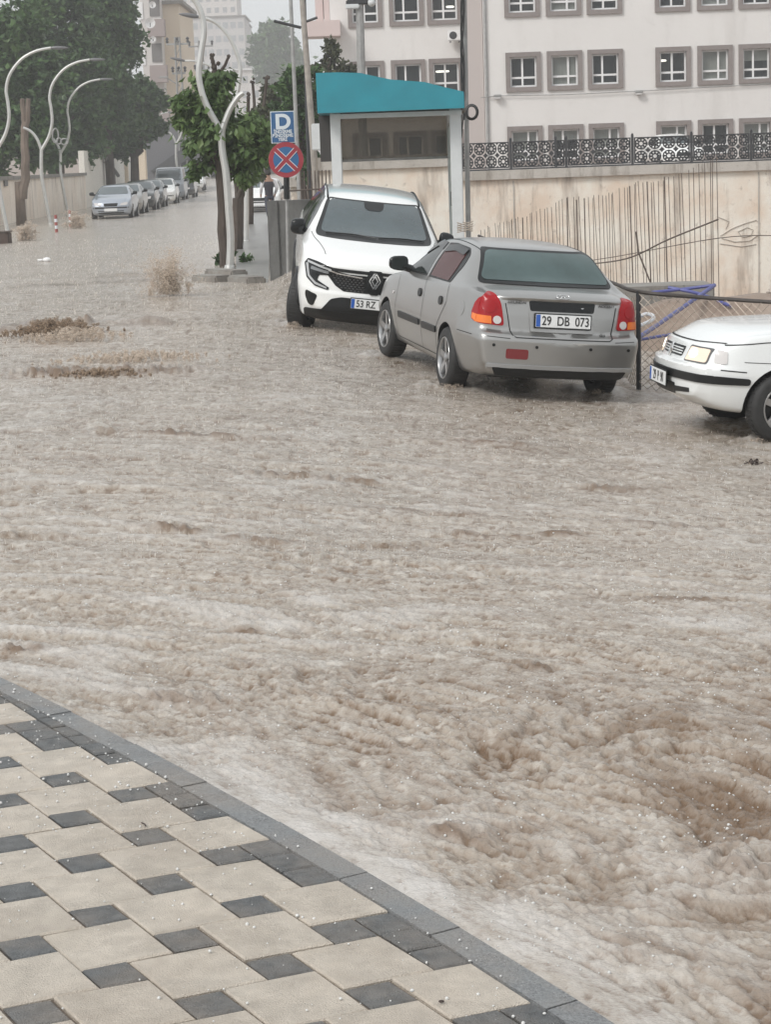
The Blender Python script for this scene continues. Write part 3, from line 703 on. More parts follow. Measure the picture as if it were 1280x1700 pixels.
    # lamps
    for sd in (1, -1):
        t = MB(); t.smooth = True
        outer = [(.535 * sd, .70), (.765 * sd, .71), (.775 * sd, .785), (.75 * sd, .90), (.70 * sd, .965), (.61 * sd, .985), (.565 * sd, .90)]
        B.patch('x', 'rear', outer, None, None, off=.014, rnd=.03, add=t, step=.03)
        side = [(X(3.985), .71), (X(3.88), .74), (X(3.89), .84), (X(3.93), .92), (X(3.97), .945), (X(3.98), .84)]
        B.patch('x', 'left' if sd > 0 else 'right', side, None, None, off=.013, rnd=.03, add=t)
        tl = t.build('taillight', m_red, root, smooth='auto')
        B.patch('turn_signal', 'rear', [(.645 * sd, .713), (.762 * sd, .717), (.77 * sd, .785), (.65 * sd, .78)], m_amber, tl, off=.018, step=.03)
        B.patch('turn_signal', 'left' if sd > 0 else 'right', [(X(3.98), .72), (X(3.90), .745), (X(3.90), .79), (X(3.98), .785)], m_amber, tl, off=.017, step=.03)
        B.patch('reversing_lamp', 'rear', ell(.598 * sd, .75, .036, .036), m_clear, tl, off=.020, step=.04)
        B.patch('brake_lens', 'rear', ell(.665 * sd, .865, .056, .055), m_red, tl, off=.020, step=.03)
        # side glass
        v = 'left' if sd > 0 else 'right'
        B.patch('side_window_frame', v, [(X(1.30), .955), (X(1.62), 1.165), (X(1.98), 1.295), (X(2.5), 1.325), (X(2.95), 1.31), (X(3.10), 1.25), (X(3.17), 1.15), (X(3.10), .985)], m_black, root, off=.004, rnd=.04)
        B.patch('side_window', v, [(X(1.44), .972), (X(1.70), 1.165), (X(2.02), 1.285), (X(2.22), 1.30), (X(2.22), .985)], m_sglass, root, off=.009, rnd=.03)
        B.patch('side_window', v, [(X(2.34), .99), (X(2.34), 1.305), (X(2.70), 1.305), (X(3.0), 1.25), (X(3.05), 1.1), (X(3.02), .995)], m_sred, root, off=.009, rnd=.03)
        B.patch('window_pillar', v, [(X(2.235), .96), (X(2.235), 1.31), (X(2.30), 1.31), (X(2.30), .96)], m_silver, root, off=.011)
        for a, c in ((1.72, 2.24), (2.33, 2.98)):
            z0 = 1.20 if a < 2 else 1.27
            B.patch('wind_deflector', v, [(X(a), z0 - .05), (X((a + c) / 2), 1.255), (X(c), 1.235), (X(c), 1.29 if a > 2 else 1.31), (X((a + c) / 2), 1.315), (X(a), z0 + .02)], m_gloss, root, off=.018, rnd=.02, step=.03)
        for a, c in ((1.36, 2.22), (2.34, 2.86)): B.patch('door_moulding', v, [(X(a), .475), (X(c), .485), (X(c), .545), (X(a), .54)], m_black, root, off=.014, rnd=.02)
        for a in (2.12, 2.92): B.patch('door_handle', v, ell(X(a), .80, .060, .042), m_black, root, off=.012)
        B.patch('fuel_flap' if sd > 0 else 'fuel_flap', v, ell(X(3.62), .80, .07, .07), m_silver, root, off=.003) if sd > 0 else None
        B.patch('side_repeater', v, ell(X(1.05), .70, .030, .016), m_clear, root, off=.008)
        p, n = B.at(v, X(1.45), .97); mirror(root, p + Vector((-.02, sd * .02, .06)), sd, m_gloss, (.13, .20, .15))
        B.patch('headlight', 'front', [(.40 * sd, .52), (.70 * sd, .54), (.72 * sd, .64), (.45 * sd, .62)], m_lamp, root, off=.008)
        for y in (.40, .16): o = B.patch('parking_sensor', 'rear', ell(y * 1.6 * sd, .535, .014, .014, 12), m_black, root, off=.010)
    B.patch('reflector', 'rear', round_poly([(.33, .42), (.53, .42), (.53, .51), (.33, .51)], .02), m_redd, root, off=.010)
    B.patch('bumper_strip', 'rear', [(-.69, .345), (.69, .345), (.69, .370), (-.69, .370)], m_drl, root, off=.024)
    B.patch('bumper_skirt', 'rear', [(-.60, .265), (.60, .265), (.64, .335), (-.64, .335)], m_black, root, off=.012, rnd=.02)
    B.patch('windscreen', 'front', [(-.64, 1.0), (.64, 1.0), (.52, 1.33), (-.52, 1.33)], m_glass, root, off=.005, rnd=.05)
    b = MB()
    for sd in (1, -1):
        b = MB(); b.tube([B.at('top', X(s_), sd * .53)[0] for s_ in np.linspace(1.95, 3.2, 12)], .006, 5); b.build('roof_channel', m_black, root)
    return root
# ---------------------------------------------------------------- white suv seen from the front
def white_suv():
    root = empty('parked_car', (0, 0, 0), label='white SUV with black grille facing us under the teal kiosk roof', cat='car')
    L = 4.51; X = lambda s: L / 2 - s
    rows = [(0.0, .30, .66, .36, .76, .62, .74, .88, .56, .97, 1.00), (.16, .24, .80, .33, .86, .62, .82, .93, .64, 1.03, 1.06), (.45, .22, .86, .33, .90, .64, .855, .99, .68, 1.075, 1.105), (.9, .21, .87, .33, .912, .66, .87, 1.05, .70, 1.13, 1.165),
            (1.15, .21, .87, .33, .912, .66, .875, 1.07, .72, 1.16, 1.20), (1.32, .21, .87, .33, .912, .66, .875, 1.075, .71, 1.22, 1.265), (1.75, .21, .87, .33, .912, .66, .875, 1.085, .655, 1.42, 1.46),
            (2.12, .21, .87, .33, .912, .66, .875, 1.09, .615, 1.54, 1.59), (2.8, .21, .87, .33, .912, .66, .875, 1.10, .61, 1.575, 1.62), (3.6, .21, .87, .33, .912, .66, .875, 1.12, .60, 1.55, 1.60),
            (4.15, .23, .86, .35, .905, .68, .86, 1.12, .58, 1.45, 1.50), (4.38, .26, .84, .38, .89, .68, .84, 1.10, .60, 1.20, 1.26), (4.46, .28, .83, .38, .88, .68, .82, 1.04, .62, 1.12, 1.16), (4.51, .32, .80, .42, .86, .68, .80, 1.0, .60, 1.08, 1.1)]
    B = Body(L, rows, front=[(.2, -.12), (.34, -.05), (.42, 0), (.60, .0), (.64, -.015), (.80, -.03), (.92, -.03), (.98, -.06), (1.05, -.07)], rear=[(0, 0), (1, 0)], kf=.27)
    B.shell('body', m_white, root, arches=(X(.93), X(3.60)), r=.385, W=.87, zc=.35)
    for ax in (.93, 3.60):
        for sd in (1, -1): wheel(root, (X(ax), sd * .80, .352), .36, .225, sd, 5, steer=(-.30 if ax < 2 else 0), rm=m_black, kind='twin')
    b = MB(); b.box((X(2.2), 0, .28), (3.2, 1.2, .12)); b.build('underbody', m_black, root)
    W = lambda s_: s_
    B.patch('windscreen_frame', 'front', [(-.735, 1.155), (.735, 1.155), (.59, 1.535), (-.59, 1.535)], m_black, root, off=.004, rnd=.06)
    B.patch('windscreen', 'front', [(-.665, 1.195), (.665, 1.195), (.555, 1.52), (-.555, 1.52)], m_glass, root, off=.008, rnd=.05)
    B.patch('camera_housing', 'front', [(-.13, 1.525), (.13, 1.525), (.115, 1.46), (.075, 1.44), (-.075, 1.44), (-.115, 1.46)], m_black, root, off=.012, rnd=.02)
    for a, c in ((-.60, .02), (.05, .62)):
        b = MB(); p = [B.at('front', a + (c - a) * k / 6, 1.175 + .012 * math.sin(k / 6 * 3.14))[0] + Vector((.02, 0, .02)) for k in range(7)]; b.tube(p, .009, 6); b.build('wiper', m_black, root)
    # grille, lamps, intakes
    gr = [(-.60, .855), (-.46, .70), (-.36, .645), (.36, .645), (.46, .70), (.60, .855), (.50, .872), (.30, .85), (-.30, .85), (-.50, .872)]
    G_ = B.patch('grille', 'front', gr, m_gloss, root, off=.006, rnd=.02)
    b = MB()
    k = 0
    for iy in range(-11, 12):
        for iz in range(7):
            y = iy * .045 + (.0225 if iz % 2 else 0); z = .662 + iz * .026
            if abs(y) > .34 + (z - .645) * 1.05 or abs(y) < .13 or z > .835: continue
            p, n = B.at('front', y, z); M = flat_frame(p + n * .010, n)
            c = [M @ Vector(q) for q in ((-.017, 0, 0), (0, .010, .004), (.017, 0, 0), (0, -.010, -.001))]; b.add(c, [(0, 1, 2, 3)])
    b.build('grille_studs', mat('grille_mesh', (.09, .09, .095), .35, metal=.5), G_)
    B.patch('bonnet_bar', 'front', [(-.64, .885), (-.56, .905), (.56, .905), (.64, .885), (.60, .868), (-.60, .868)], m_black, root, off=.007, rnd=.01)
    for sd in (1, -1):
        B.patch('chrome_strip', 'front', [(.15 * sd, .815), (.45 * sd, .838), (.56 * sd, .865), (.555 * sd, .878), (.44 * sd, .853), (.15 * sd, .830)], m_chrome, root, off=.013)
        h = B.patch('headlight', 'front', [(.50 * sd, .905), (.70 * sd, .945), (.80 * sd, .955), (.835 * sd, .90), (.80 * sd, .74), (.70 * sd, .665), (.54 * sd, .635), (.53 * sd, .665), (.68 * sd, .74), (.66 * sd, .80), (.50 * sd, .815)], m_gloss, root, off=.010, rnd=.015, step=.03)
        B.patch('lamp_strip', 'front', [(.52 * sd, .885), (.74 * sd, .925), (.80 * sd, .935), (.80 * sd, .915), (.74 * sd, .905), (.52 * sd, .865)], m_drl, h, off=.014)
        B.patch('lamp_strip', 'front', [(.79 * sd, .91), (.815 * sd, .90), (.785 * sd, .76), (.70 * sd, .685), (.56 * sd, .650), (.56 * sd, .668), (.69 * sd, .71), (.765 * sd, .775)], m_drl, h, off=.014)
        B.patch('lamp_lens', 'front', [(.55 * sd, .855), (.75 * sd, .885), (.76 * sd, .85), (.55 * sd, .825)], m_lamp, h, off=.014)
        B.patch('corner_vent', 'front', [(.66 * sd, .565), (.80 * sd, .60), (.80 * sd, .53), (.755 * sd, .43), (.70 * sd, .42)], m_gloss, root, off=.007, rnd=.03)
        v = 'left' if sd > 0 else 'right'
        B.patch('side_window_frame', v, [(X(1.45), 1.12), (X(1.8), 1.36), (X(2.15), 1.525), (X(2.8), 1.565), (X(3.6), 1.545), (X(4.1), 1.40), (X(4.15), 1.18)], m_gloss, root, off=.005, rnd=.05)
        B.patch('side_window', v, [(X(1.62), 1.14), (X(2.15), 1.47), (X(2.55), 1.50), (X(2.55), 1.14)], m_sglass, root, off=.009, rnd=.03)
        B.patch('side_window', v, [(X(2.65), 1.14), (X(2.65), 1.505), (X(3.4), 1.49), (X(3.45), 1.16)], m_sglass, root, off=.009, rnd=.03)
        B.patch('sill_cladding', v, [(X(1.36), .23), (X(3.20), .23), (X(3.20), .40), (X(1.36), .40)], m_black, root, off=.008, rnd=.03)
        b = MB(); pts = [Vector((X(.93) + (.405 + .0) * math.cos(a), 0, .35 + .405 * math.sin(a))) for a in [math.pi * (k / 14) for k in range(15)]]
        q = [B.at(v, p.x, max(p.z, .30))[0] + Vector((0, sd * .004, 0)) for p in pts]; b.tube(q, .022, 6); b.build('arch_trim', m_black, root, smooth=True); b = MB()
        pts = [Vector((X(3.60) + .405 * math.cos(a), 0, .35 + .405 * math.sin(a))) for a in [math.pi * (k / 14) for k in range(15)]]
        q = [B.at(v, p.x, max(p.z, .30))[0] + Vector((0, sd * .004, 0)) for p in pts]; b.tube(q, .022, 6); b.build('arch_trim', m_black, root, smooth=True)
        p, n = B.at(v, X(1.60), 1.08); mirror(root, p + Vector((0, -sd * .035, .10)), sd, m_gloss, (.15, .19, .20))
        b = MB(); b.tube([B.at('top', X(s_), sd * .585)[0] + Vector((0, 0, .012)) for s_ in np.linspace(2.05, 4.0, 14)], .012, 6); b.build('roof_rail', m_black, root, smooth=True)
        g = MB(); B.line('top', [(X(.30), .60 * sd), (X(1.1), .74 * sd), (X(1.3), .77 * sd)], .007, g); B.line(v, [(X(1.45), 1.07), (X(1.42), .35)], .008, g); B.line(v, [(X(2.6), 1.07), (X(2.6), .35)], .008, g)
        g.build('panel_gap', m_seam, root)
    B.patch('lower_intake', 'front', [(-.60, .40), (-.50, .54), (-.38, .575), (.38, .575), (.50, .54), (.60, .40), (.70, .33), (-.70, .33)], m_black, root, off=.008, rnd=.03)
    B.patch('bumper_skirt', 'front', [(-.78, .26), (.78, .26), (.80, .37), (.62, .40), (-.62, .40), (-.80, .37)], m_black, root, off=.012, rnd=.03)
    # badge: two interlocking chevron strokes in a diamond
    p, n = B.at('front', 0, .80); M = flat_frame(p + Vector((.012, 0, 0)), Vector((1, 0, .12)))
    b = MB(); b.prism(round_poly([(-.075, .12), (.075, .12), (.10, .03), (.085, -.10), (.05, -.165), (-.05, -.165), (-.085, -.10), (-.10, .03)], .02), -.02, .004, axis='Z'); o = b.build('badge_shield', m_gloss, root); o.matrix_local = M
    b = MB()
    def stroke(pts, w_=.012):
        for a, c in zip(pts[:-1], pts[1:]):
            a, c = Vector(a), Vector(c); t = (c - a).normalized(); nn = Vector((-t.y, t.x, 0)) * w_ / 2; t = t * w_ * .35
            b.add([a - nn - t, c - nn + t, c + nn + t, a + nn - t] + [q + Vector((0, 0, .008)) for q in (a - nn - t, c - nn + t, c + nn + t, a + nn - t)], [(4, 5, 6, 7), (0, 1, 5, 4), (1, 2, 6, 5), (2, 3, 7, 6), (3, 0, 4, 7)])
    stroke([(-.012, .088, .006), (-.066, 0, .006), (-.012, -.088, .006), (.020, -.040, .006)]); stroke([(-.020, .040, .006), (.012, .088, .006), (.066, 0, .006), (.012, -.088, .006)])
    stroke([(.004, .060, .006), (-.034, 0, .006), (.0, -.058, .006)], .010); stroke([(-.004, -.060, .006), (.034, 0, .006), (.0, .058, .006)], .010)
    b.build('badge', m_chrome, o)
    p, n = B.at('front', 0, .53); plate(root, flat_frame(p + Vector((.03, 0, -.005)), Vector((1, 0, .03))), '53 RZ', left=True)
    return root
# ---------------------------------------------------------------- white car with lit headlamp at the right edge
def white_sedan():
    root = empty('parked_car', (0, 0, 0), label='white older car with glowing headlight entering at the right edge', cat='car')
    L = 4.25; X = lambda s: L / 2 - s
    rows = [(0.0, .30, .66, .34, .73, .50, .71, .69, .58, .735, .755), (.12, .22, .75, .30, .80, .5, .775, .75, .65, .795, .825), (.45, .20, .79, .30, .83, .52, .80, .82, .70, .875, .905), (.9, .19, .80, .30, .845, .55, .81, .86, .70, .92, .955),
            (1.25, .19, .80, .30, .845, .55, .81, .90, .70, .955, .99), (1.4, .19, .80, .30, .845, .55, .81, .915, .68, 1.02, 1.06), (2.05, .19, .80, .30, .845, .55, .81, .93, .56, 1.345, 1.39), (2.6, .19, .80, .30, .845, .55, .81, .94, .56, 1.36, 1.41),
            (3.2, .19, .80, .30, .845, .55, .81, .955, .56, 1.33, 1.38), (3.7, .2, .80, .30, .84, .55, .80, .96, .62, 1.04, 1.08), (4.1, .22, .78, .32, .82, .55, .78, .95, .6, 1.0, 1.02), (4.25, .28, .74, .36, .79, .55, .74, .92, .56, .96, .98)]
    B = Body(L, rows, front=[(.2, -.08), (.30, -.02), (.36, .0), (.565, .02), (.585, -.04), (.62, -.055), (.75, -.09), (.8, -.12)], rear=[(0, 0), (1, 0)], kf=.20)
    B.shell('body', m_whiteb, root, arches=(X(.80), X(3.35)), r=.33, W=.81, zc=.29)
    for ax in (.80, 3.35):
        for sd in (1, -1): wheel(root, (X(ax), sd * .745, .285), .290, .18, sd, 6, steer=(.12 if ax < 2 else 0), kind='five')
    b = MB(); b.box((X(2.0), 0, .26), (3.0, 1.1, .10)); b.build('underbody', m_black, root)
    g = MB()
    B.line('front', [(-.68, .768), (-.40, .755), (.40, .755), (.68, .768)], .008, g); g.build('panel_gap', m_seam, root)
    for v, sd in (('left', 1), ('right', -1)):
        g = MB(); B.line(v, [(X(.30), .755), (X(.6), .80), (X(1.2), .865)], .008, g); B.line(v, [(X(.44), .635), (X(1.4), .655)], .005, g); B.line(v, [(X(1.33), .90), (X(1.33), .25)], .008, g)
        B.line(v, [(X(.26), .56), (X(.46), .556)], .009, g); g.build('panel_gap', m_seam, root)
    G_ = B.patch('grille', 'front', [(-.27, .615), (.27, .615), (.30, .70), (-.30, .70)], m_black, root, off=.006, rnd=.02)
    b = MB()
    for z in (.636, .657, .678):
        p = [B.at('front', y, z)[0] + Vector((.008, 0, 0)) for y in np.linspace(-.27, .27, 9)]; b.tube(p, .006, 6)
    b.build('grille_slats', m_whiteb, G_)
    p, n = B.at('front', 0, .655); M = flat_frame(p + Vector((.018, 0, 0)), Vector((1, 0, .3)))
    b = MB(); b.tube([(0, .055, 0), (.034, 0, 0), (0, -.055, 0), (-.034, 0, 0), (0, .055, 0)], .010, 6, False); o = b.build('badge', m_chrome, root); o.matrix_local = M
    for sd in (1, -1):
        v = 'left' if sd > 0 else 'right'
        B.patch('headlight_bezel', 'front', [(.345 * sd, .588), (.68 * sd, .590), (.68 * sd, .718), (.385 * sd, .724)], m_pole_, root, off=.004, rnd=.02, step=.03)
        h = B.patch('headlight', 'front', [(.36 * sd, .598), (.665 * sd, .602), (.665 * sd, .705), (.40 * sd, .712)], m_lit, root, off=.008, rnd=.02, step=.03)
        B.patch('lit_bulb', 'front', ell(.47 * sd, .662, .06, .038), m_litw, h, off=.012, step=.03)
        B.patch('turn_signal', v, [(X(.215), .605), (X(.31), .608), (X(.31), .712), (X(.225), .71)], m_clear, root, off=.008, rnd=.02, step=.03)
        B.patch('bumper_moulding', v, [(X(.205), .445), (X(.50), .452), (X(.50), .505), (X(.205), .51)], m_black, root, off=.012, rnd=.025)
        B.patch('side_window', v, [(X(1.50), .955), (X(2.1), 1.28), (X(2.45), 1.31), (X(2.45), .965)], m_sglass, root, off=.008, rnd=.03)
        B.patch('side_window', v, [(X(2.55), .965), (X(2.55), 1.31), (X(3.05), 1.28), (X(3.2), .98)], m_sglass, root, off=.008, rnd=.03)
        p, n = B.at(v, X(1.6), .95); mirror(root, p + Vector((0, sd * .05, .08)), sd, m_black)
        B.patch('fog_intake', 'front', [(.30 * sd, .33), (.56 * sd, .35), (.56 * sd, .385), (.30 * sd, .375)], m_black, root, off=.006, rnd=.01)
    B.patch('bumper_moulding', 'front', [(-.775, .445), (.775, .445), (.775, .51), (-.775, .51)], m_black, root, off=.014, rnd=.02)
    B.patch('lower_intake', 'front', [(-.30, .31), (.30, .31), (.32, .40), (-.32, .40)], m_black, root, off=.006, rnd=.02)
    p, n = B.at('front', 0, .45); plate(root, flat_frame(p + Vector((.035, 0, -.03)), Vector((1, 0, -.05))), '29 P 90', blue=True)
    B.patch('windscreen', 'front', [(-.66, 1.0), (.66, 1.0), (.52, 1.34), (-.52, 1.34)], m_glass, root, off=.006, rnd=.05)
    return root
def place_car(o, px, py, local, yaw, sink, lean=None, pitch=0.0):
    "put the point `local` (on the ground plane of the car) at the spot where pixel px,py meets the water"
    p = Gs(px, py); e = .4
    gx = (float(S(p.x + e, p.y)) - float(S(p.x - e, p.y))) / (2 * e) if lean is None else lean
    n = Vector((-gx, 0, 1)).normalized(); R = Vector((0, 0, 1)).rotation_difference(n).to_matrix() @ Matrix.Rotation(yaw, 3, 'Z') @ Matrix.Rotation(-pitch, 3, 'Y')
    M = R.to_4x4(); M.translation = p - R @ Vector(local) - n * sink; o.matrix_world = M
    return M
SEDAN = silver_sedan(); place_car(SEDAN, 738, 641, (4.26 / 2 - 3.22, .80, 0), R_(90 + 13), .02, pitch=R_(1))
SUV = white_suv(); place_car(SUV, 489, 539, (4.51 / 2 - .93, -.88, 0), R_(-90 + 3), .05, lean=-.135, pitch=R_(-4.5))
WSED = white_sedan(); place_car(WSED, 1295, 736, (4.25 / 2 - .80, .80, 0), R_(180 + 6), .0, pitch=R_(3))
# ================================================================== building site, retaining walls, kiosk
def stained(name, base, stain, streak, sc=1.0, rough=.8):
    if name in MATS: return MATS[name]
    M = bpy.data.materials.new(name); M.use_nodes = True; t = M.node_tree; L = t.links; b = t.nodes['Principled BSDF']; b.inputs['Roughness'].default_value = rough
    tc = t.nodes.new('ShaderNodeTexCoord')
    def noi(scale, vec3, det=5, d=0.0):
        mp = t.nodes.new('ShaderNodeMapping'); mp.inputs['Scale'].default_value = vec3; L.new(tc.outputs['Object'], mp.inputs[0])
        n = t.nodes.new('ShaderNodeTexNoise'); n.inputs['Scale'].default_value = scale; n.inputs['Detail'].default_value = det; n.inputs['Roughness'].default_value = .65; n.inputs['Distortion'].default_value = d; L.new(mp.outputs[0], n.inputs['Vector']); return n.outputs[0]
    def rg(x, a, c, lo=0., hi=1.):
        r = t.nodes.new('ShaderNodeMapRange'); r.inputs[1].default_value = a; r.inputs[2].default_value = c; r.inputs[3].default_value = lo; r.inputs[4].default_value = hi; L.new(x, r.inputs[0]); return r.outputs[0]
    def mx_(f, a, c):
        q = t.nodes.new('ShaderNodeMix'); q.data_type = 'RGBA'; L.new(f, q.inputs[0])
        for i, v in ((6, a), (7, c)):
            if isinstance(v, tuple): q.inputs[i].default_value = (*v, 1)
            else: L.new(v, q.inputs[i])
        return q.outputs[2]
    c = mx_(rg(noi(.55 * sc, (1, 1, 1)), .42, .62), base, stain)
    c = mx_(rg(noi(2.0 * sc, (1, 1, .16), 6), .53, .70, 0, .8), c, streak)
    c = mx_(rg(noi(6 * sc, (1, 1, 1), 6, .5), .60, .70, 0, .5), c, streak)
    L.new(c, b.inputs['Base Color'])
    bp = t.nodes.new('ShaderNodeBump'); bp.inputs['Strength'].default_value = .5; bp.inputs['Distance'].default_value = .02; L.new(noi(9 * sc, (1, 1, 1)), bp.inputs['Height']); L.new(bp.outputs[0], b.inputs['Normal'])
    MATS[name] = M; return M
m_wallp = stained('stained_plaster', (.82, .78, .70), (.72, .60, .49), (.33, .27, .22))
m_cop = stained('stained_concrete', (.50, .47, .43), (.40, .37, .33), (.20, .17, .14), 2)
m_conc = stained('dark_wet_concrete', (.150, .150, .145), (.115, .115, .11), (.07, .07, .07), 2.5, .5)
m_concl = stained('grey_concrete', (.27, .26, .24), (.22, .2, .18), (.12, .11, .1), 3)
m_school = stained('school_render', (.735, .718, .700), (.71, .692, .675), (.63, .61, .59), .4)
m_taupe = mat('taupe_trim', (.235, .205, .195), .7, noise=.12, nscale=3)
m_pvc = mat('white_pvc', (.78, .78, .78), .4)
m_dark = mat('dark_metal', (.035, .036, .04), .5)
m_lampm = mat('lamp_post_metal', (.56, .56, .54), .34, metal=.55, noise=.08, nscale=5)
m_pole = mat('galvanised_pole', (.33, .33, .325), .5, metal=.3, noise=.2, nscale=6)
m_polec = mat('concrete_pole', (.33, .30, .27), .8, noise=.25, nscale=5)
m_rust = mat('rusty_steel', (.12, .095, .08), .75, noise=.4, nscale=9)
m_alu = mat('white_aluminium', (.62, .64, .645), .35, noise=.05)
m_wire = mat('fence_wire', (.42, .36, .30), .55, metal=.4)
m_cable = mat('black_cable', (.03, .03, .03), .6)
def pane_mat():
    M = bpy.data.materials.new('window_pane'); M.use_nodes = True; t = M.node_tree; t.nodes.clear()
    o = t.nodes.new('ShaderNodeOutputMaterial'); m1 = t.nodes.new('ShaderNodeMixShader'); tr = t.nodes.new('ShaderNodeBsdfTransparent'); tr.inputs[0].default_value = (.80, .84, .84, 1)
    g = t.nodes.new('ShaderNodeBsdfPrincipled'); g.inputs['Base Color'].default_value = (.05, .06, .065, 1); g.inputs['Roughness'].default_value = .06; g.inputs['Specular IOR Level'].default_value = .7
    m1.inputs[0].default_value = .42; t.links.new(tr.outputs[0], m1.inputs[1]); t.links.new(g.outputs[0], m1.inputs[2]); t.links.new(m1.outputs[0], o.inputs[0]); return M
m_pane = pane_mat()
m_room = mat('room_grey', (.16, .15, .145), .9); m_curt = mat('curtain_cloth', (.78, .74, .68), .9, noise=.12, nscale=3, stretch=(6, 1, .3))
m_glow = mat('ceiling_light_glow', (1, 1, 1), .5, emit=((1, .93, .82), 2.2))

def rect_ring(mb, x0, x1, z0, z1, wd, y0, y1):
    for (a, b, c, d) in ((x0, x1, z1 - wd, z1), (x0, x1, z0, z0 + wd), (x0, x0 + wd, z0 + wd, z1 - wd), (x1 - wd, x1, z0 + wd, z1 - wd)):
        mb.box(((a + b) / 2, (y0 + y1) / 2, (c + d) / 2), (b - a, y1 - y0, d - c))
def holed_wall(mb, x0, x1, z0, z1, Y, holes):
    xs = sorted({x0, x1, *[h[0] for h in holes], *[h[1] for h in holes]}); zs = sorted({z0, z1, *[h[2] for h in holes], *[h[3] for h in holes]})
    for a, b in zip(xs[:-1], xs[1:]):
        for c, d in zip(zs[:-1], zs[1:]):
            if any(h[0] <= (a + b) / 2 <= h[1] and h[2] <= (c + d) / 2 <= h[3] for h in holes): continue
            mb.add([(a, Y, c), (b, Y, c), (b, Y, d), (a, Y, d)], [(0, 1, 2, 3)])
_wm = {}
def school_window(parent, x, z, Y, W=1.53, H=1.66, style=0, lamp=None):
    "window centred on x, z in a facade facing -Y"
    w_ = empty('window', (x, Y, z)); w_.parent = parent
    key = style
    if key not in _wm:
        a = MB(); rect_ring(a, -W / 2, W / 2, -H / 2, H / 2, .19, -.09, .0)
        b = MB(); iw, ih = W / 2 - .19, H / 2 - .19
        rect_ring(b, -iw, iw, -ih, ih, .075, .10, .16)
        vx = (-.04, .16, -.12)[style % 3]; b.box((vx, .13, 0), (.085, .062, ih * 2 - .1)); b.box((0, .128, -ih * .38), (iw * 2 - .1, .058, .085))
        r = MB()
        x0, x1, z0, z1, yd = -iw, iw, -ih, ih, 1.6
        r.add([(x0, 0, z0), (x1, 0, z0), (x1, yd, z0), (x0, yd, z0), (x0, 0, z1), (x1, 0, z1), (x1, yd, z1), (x0, yd, z1)], [(0, 3, 2, 1), (4, 5, 6, 7), (0, 4, 7, 3), (1, 2, 6, 5), (3, 7, 6, 2)])
        g = MB(); g.add([(x0 + .05, .13, z0 + .05), (x1 - .05, .13, z0 + .05), (x1 - .05, .13, z1 - .05), (x0 + .05, .13, z1 - .05)], [(0, 1, 2, 3)])
        _wm[key] = [a.build('surround', m_taupe, w_), b.build('frame', m_pvc, w_), r.build('room_recess', m_room, w_), g.build('pane', m_pane, w_)]
    else:
        for o in _wm[key]: c = o.copy(); COL.objects.link(c); c.parent = w_
    if style in (1, 4):
        c = MB(); c.box((0, .22, 0), (W - .4, .02, H - .4)); c.build('curtain', m_curt, w_)
    if style == 5:
        c = MB(); c.box((0, .22, .38), (W - .4, .02, .5)); c.build('blind', m_curt, w_)
    for (lx, lz) in (lamp or ()):
        c = MB(); c.lathe([(.0001, -.05), (.16, -.04), (.19, .0), (.16, .04), (.0001, .05)], (lx, .8, lz), n=16); c.build('ceiling_lamp', m_glow, w_, smooth=True)
SCH = empty('school_building', (P(1000, 250, 88).x, 88, 1.15), label='large pale school building with rows of taupe-framed windows above the fence', cat='building')
inv = -Vector(SCH.location)
def rel(o): o.location = inv; return o
ROWZ = [(10.95, 12.62), (7.80, 9.46), (4.66, 6.32), (1.53, 3.19)]
colsR = [(840, 898), (908, 967), (976, 1034), (1088, 1147), (1158, 1216), (1226, 1285)]
XR = []
for a, b in colsR: XR.append(((P(a, 125, 88).x + P(b, 125, 88).x) / 2))
dx = XR[3] - XR[0]; XR += [XR[3] + dx, XR[4] + dx, XR[5] + dx]
xl = P(783, 125, 88).x + .55
holes = [(x - .765 + .05, x + .765 - .05, z0 + .05, z1 - .05) for x in XR for z0, z1 in ROWZ]
w1 = MB(); holed_wall(w1, xl, 26, 1.0, 15.5, 88, holes); w1.box(((xl + 26) / 2, 94, 15.4), (26 - xl, 11.9, .25)); w1.add([(xl, 88, 1), (xl, 100, 1), (xl, 100, 15.5), (xl, 88, 15.5)], [(0, 1, 2, 3)]); w1.add([(26, 88, 1), (26, 100, 1), (26, 100, 15.5), (26, 88, 15.5)], [(0, 1, 2, 3)])
YW = 91.0; wl_, wr_ = P(549, 60, YW).x, xl - .02
XL = [(P(a, 57, YW).x + P(b, 57, YW).x) / 2 for a, b in ((578, 636), (647, 704), (711, 766))]
holesL = [(x - .765 + .05, x + .765 - .05, z0 + .05, z1 - .05) for x in XL for z0, z1 in ROWZ]
holed_wall(w1, wl_, wr_, 1.0, 15.5, YW, holesL); w1.add([(wl_, YW, 1), (wl_, 100, 1), (wl_, 100, 15.5), (wl_, YW, 15.5)], [(0, 1, 2, 3)])
rel(w1.build('wall', m_school, SCH))
b = MB(); b.box((xl - .42, 89.6, 8.2), (.8, 2.8, 14.6)); rel(b.build('pilaster', mat('taupe_render', (.50, .45, .43), .8), SCH))
for x_, Y_ in ((P(783, 100, 88).x + .62, 87.95), (P(770, 60, YW).x + .5, YW - .06)):
    b = MB(); b.cyl((x_, Y_, 1.2), (x_, Y_, 15.3), .06, 8); rel(b.build('drainpipe', m_pole, SCH))
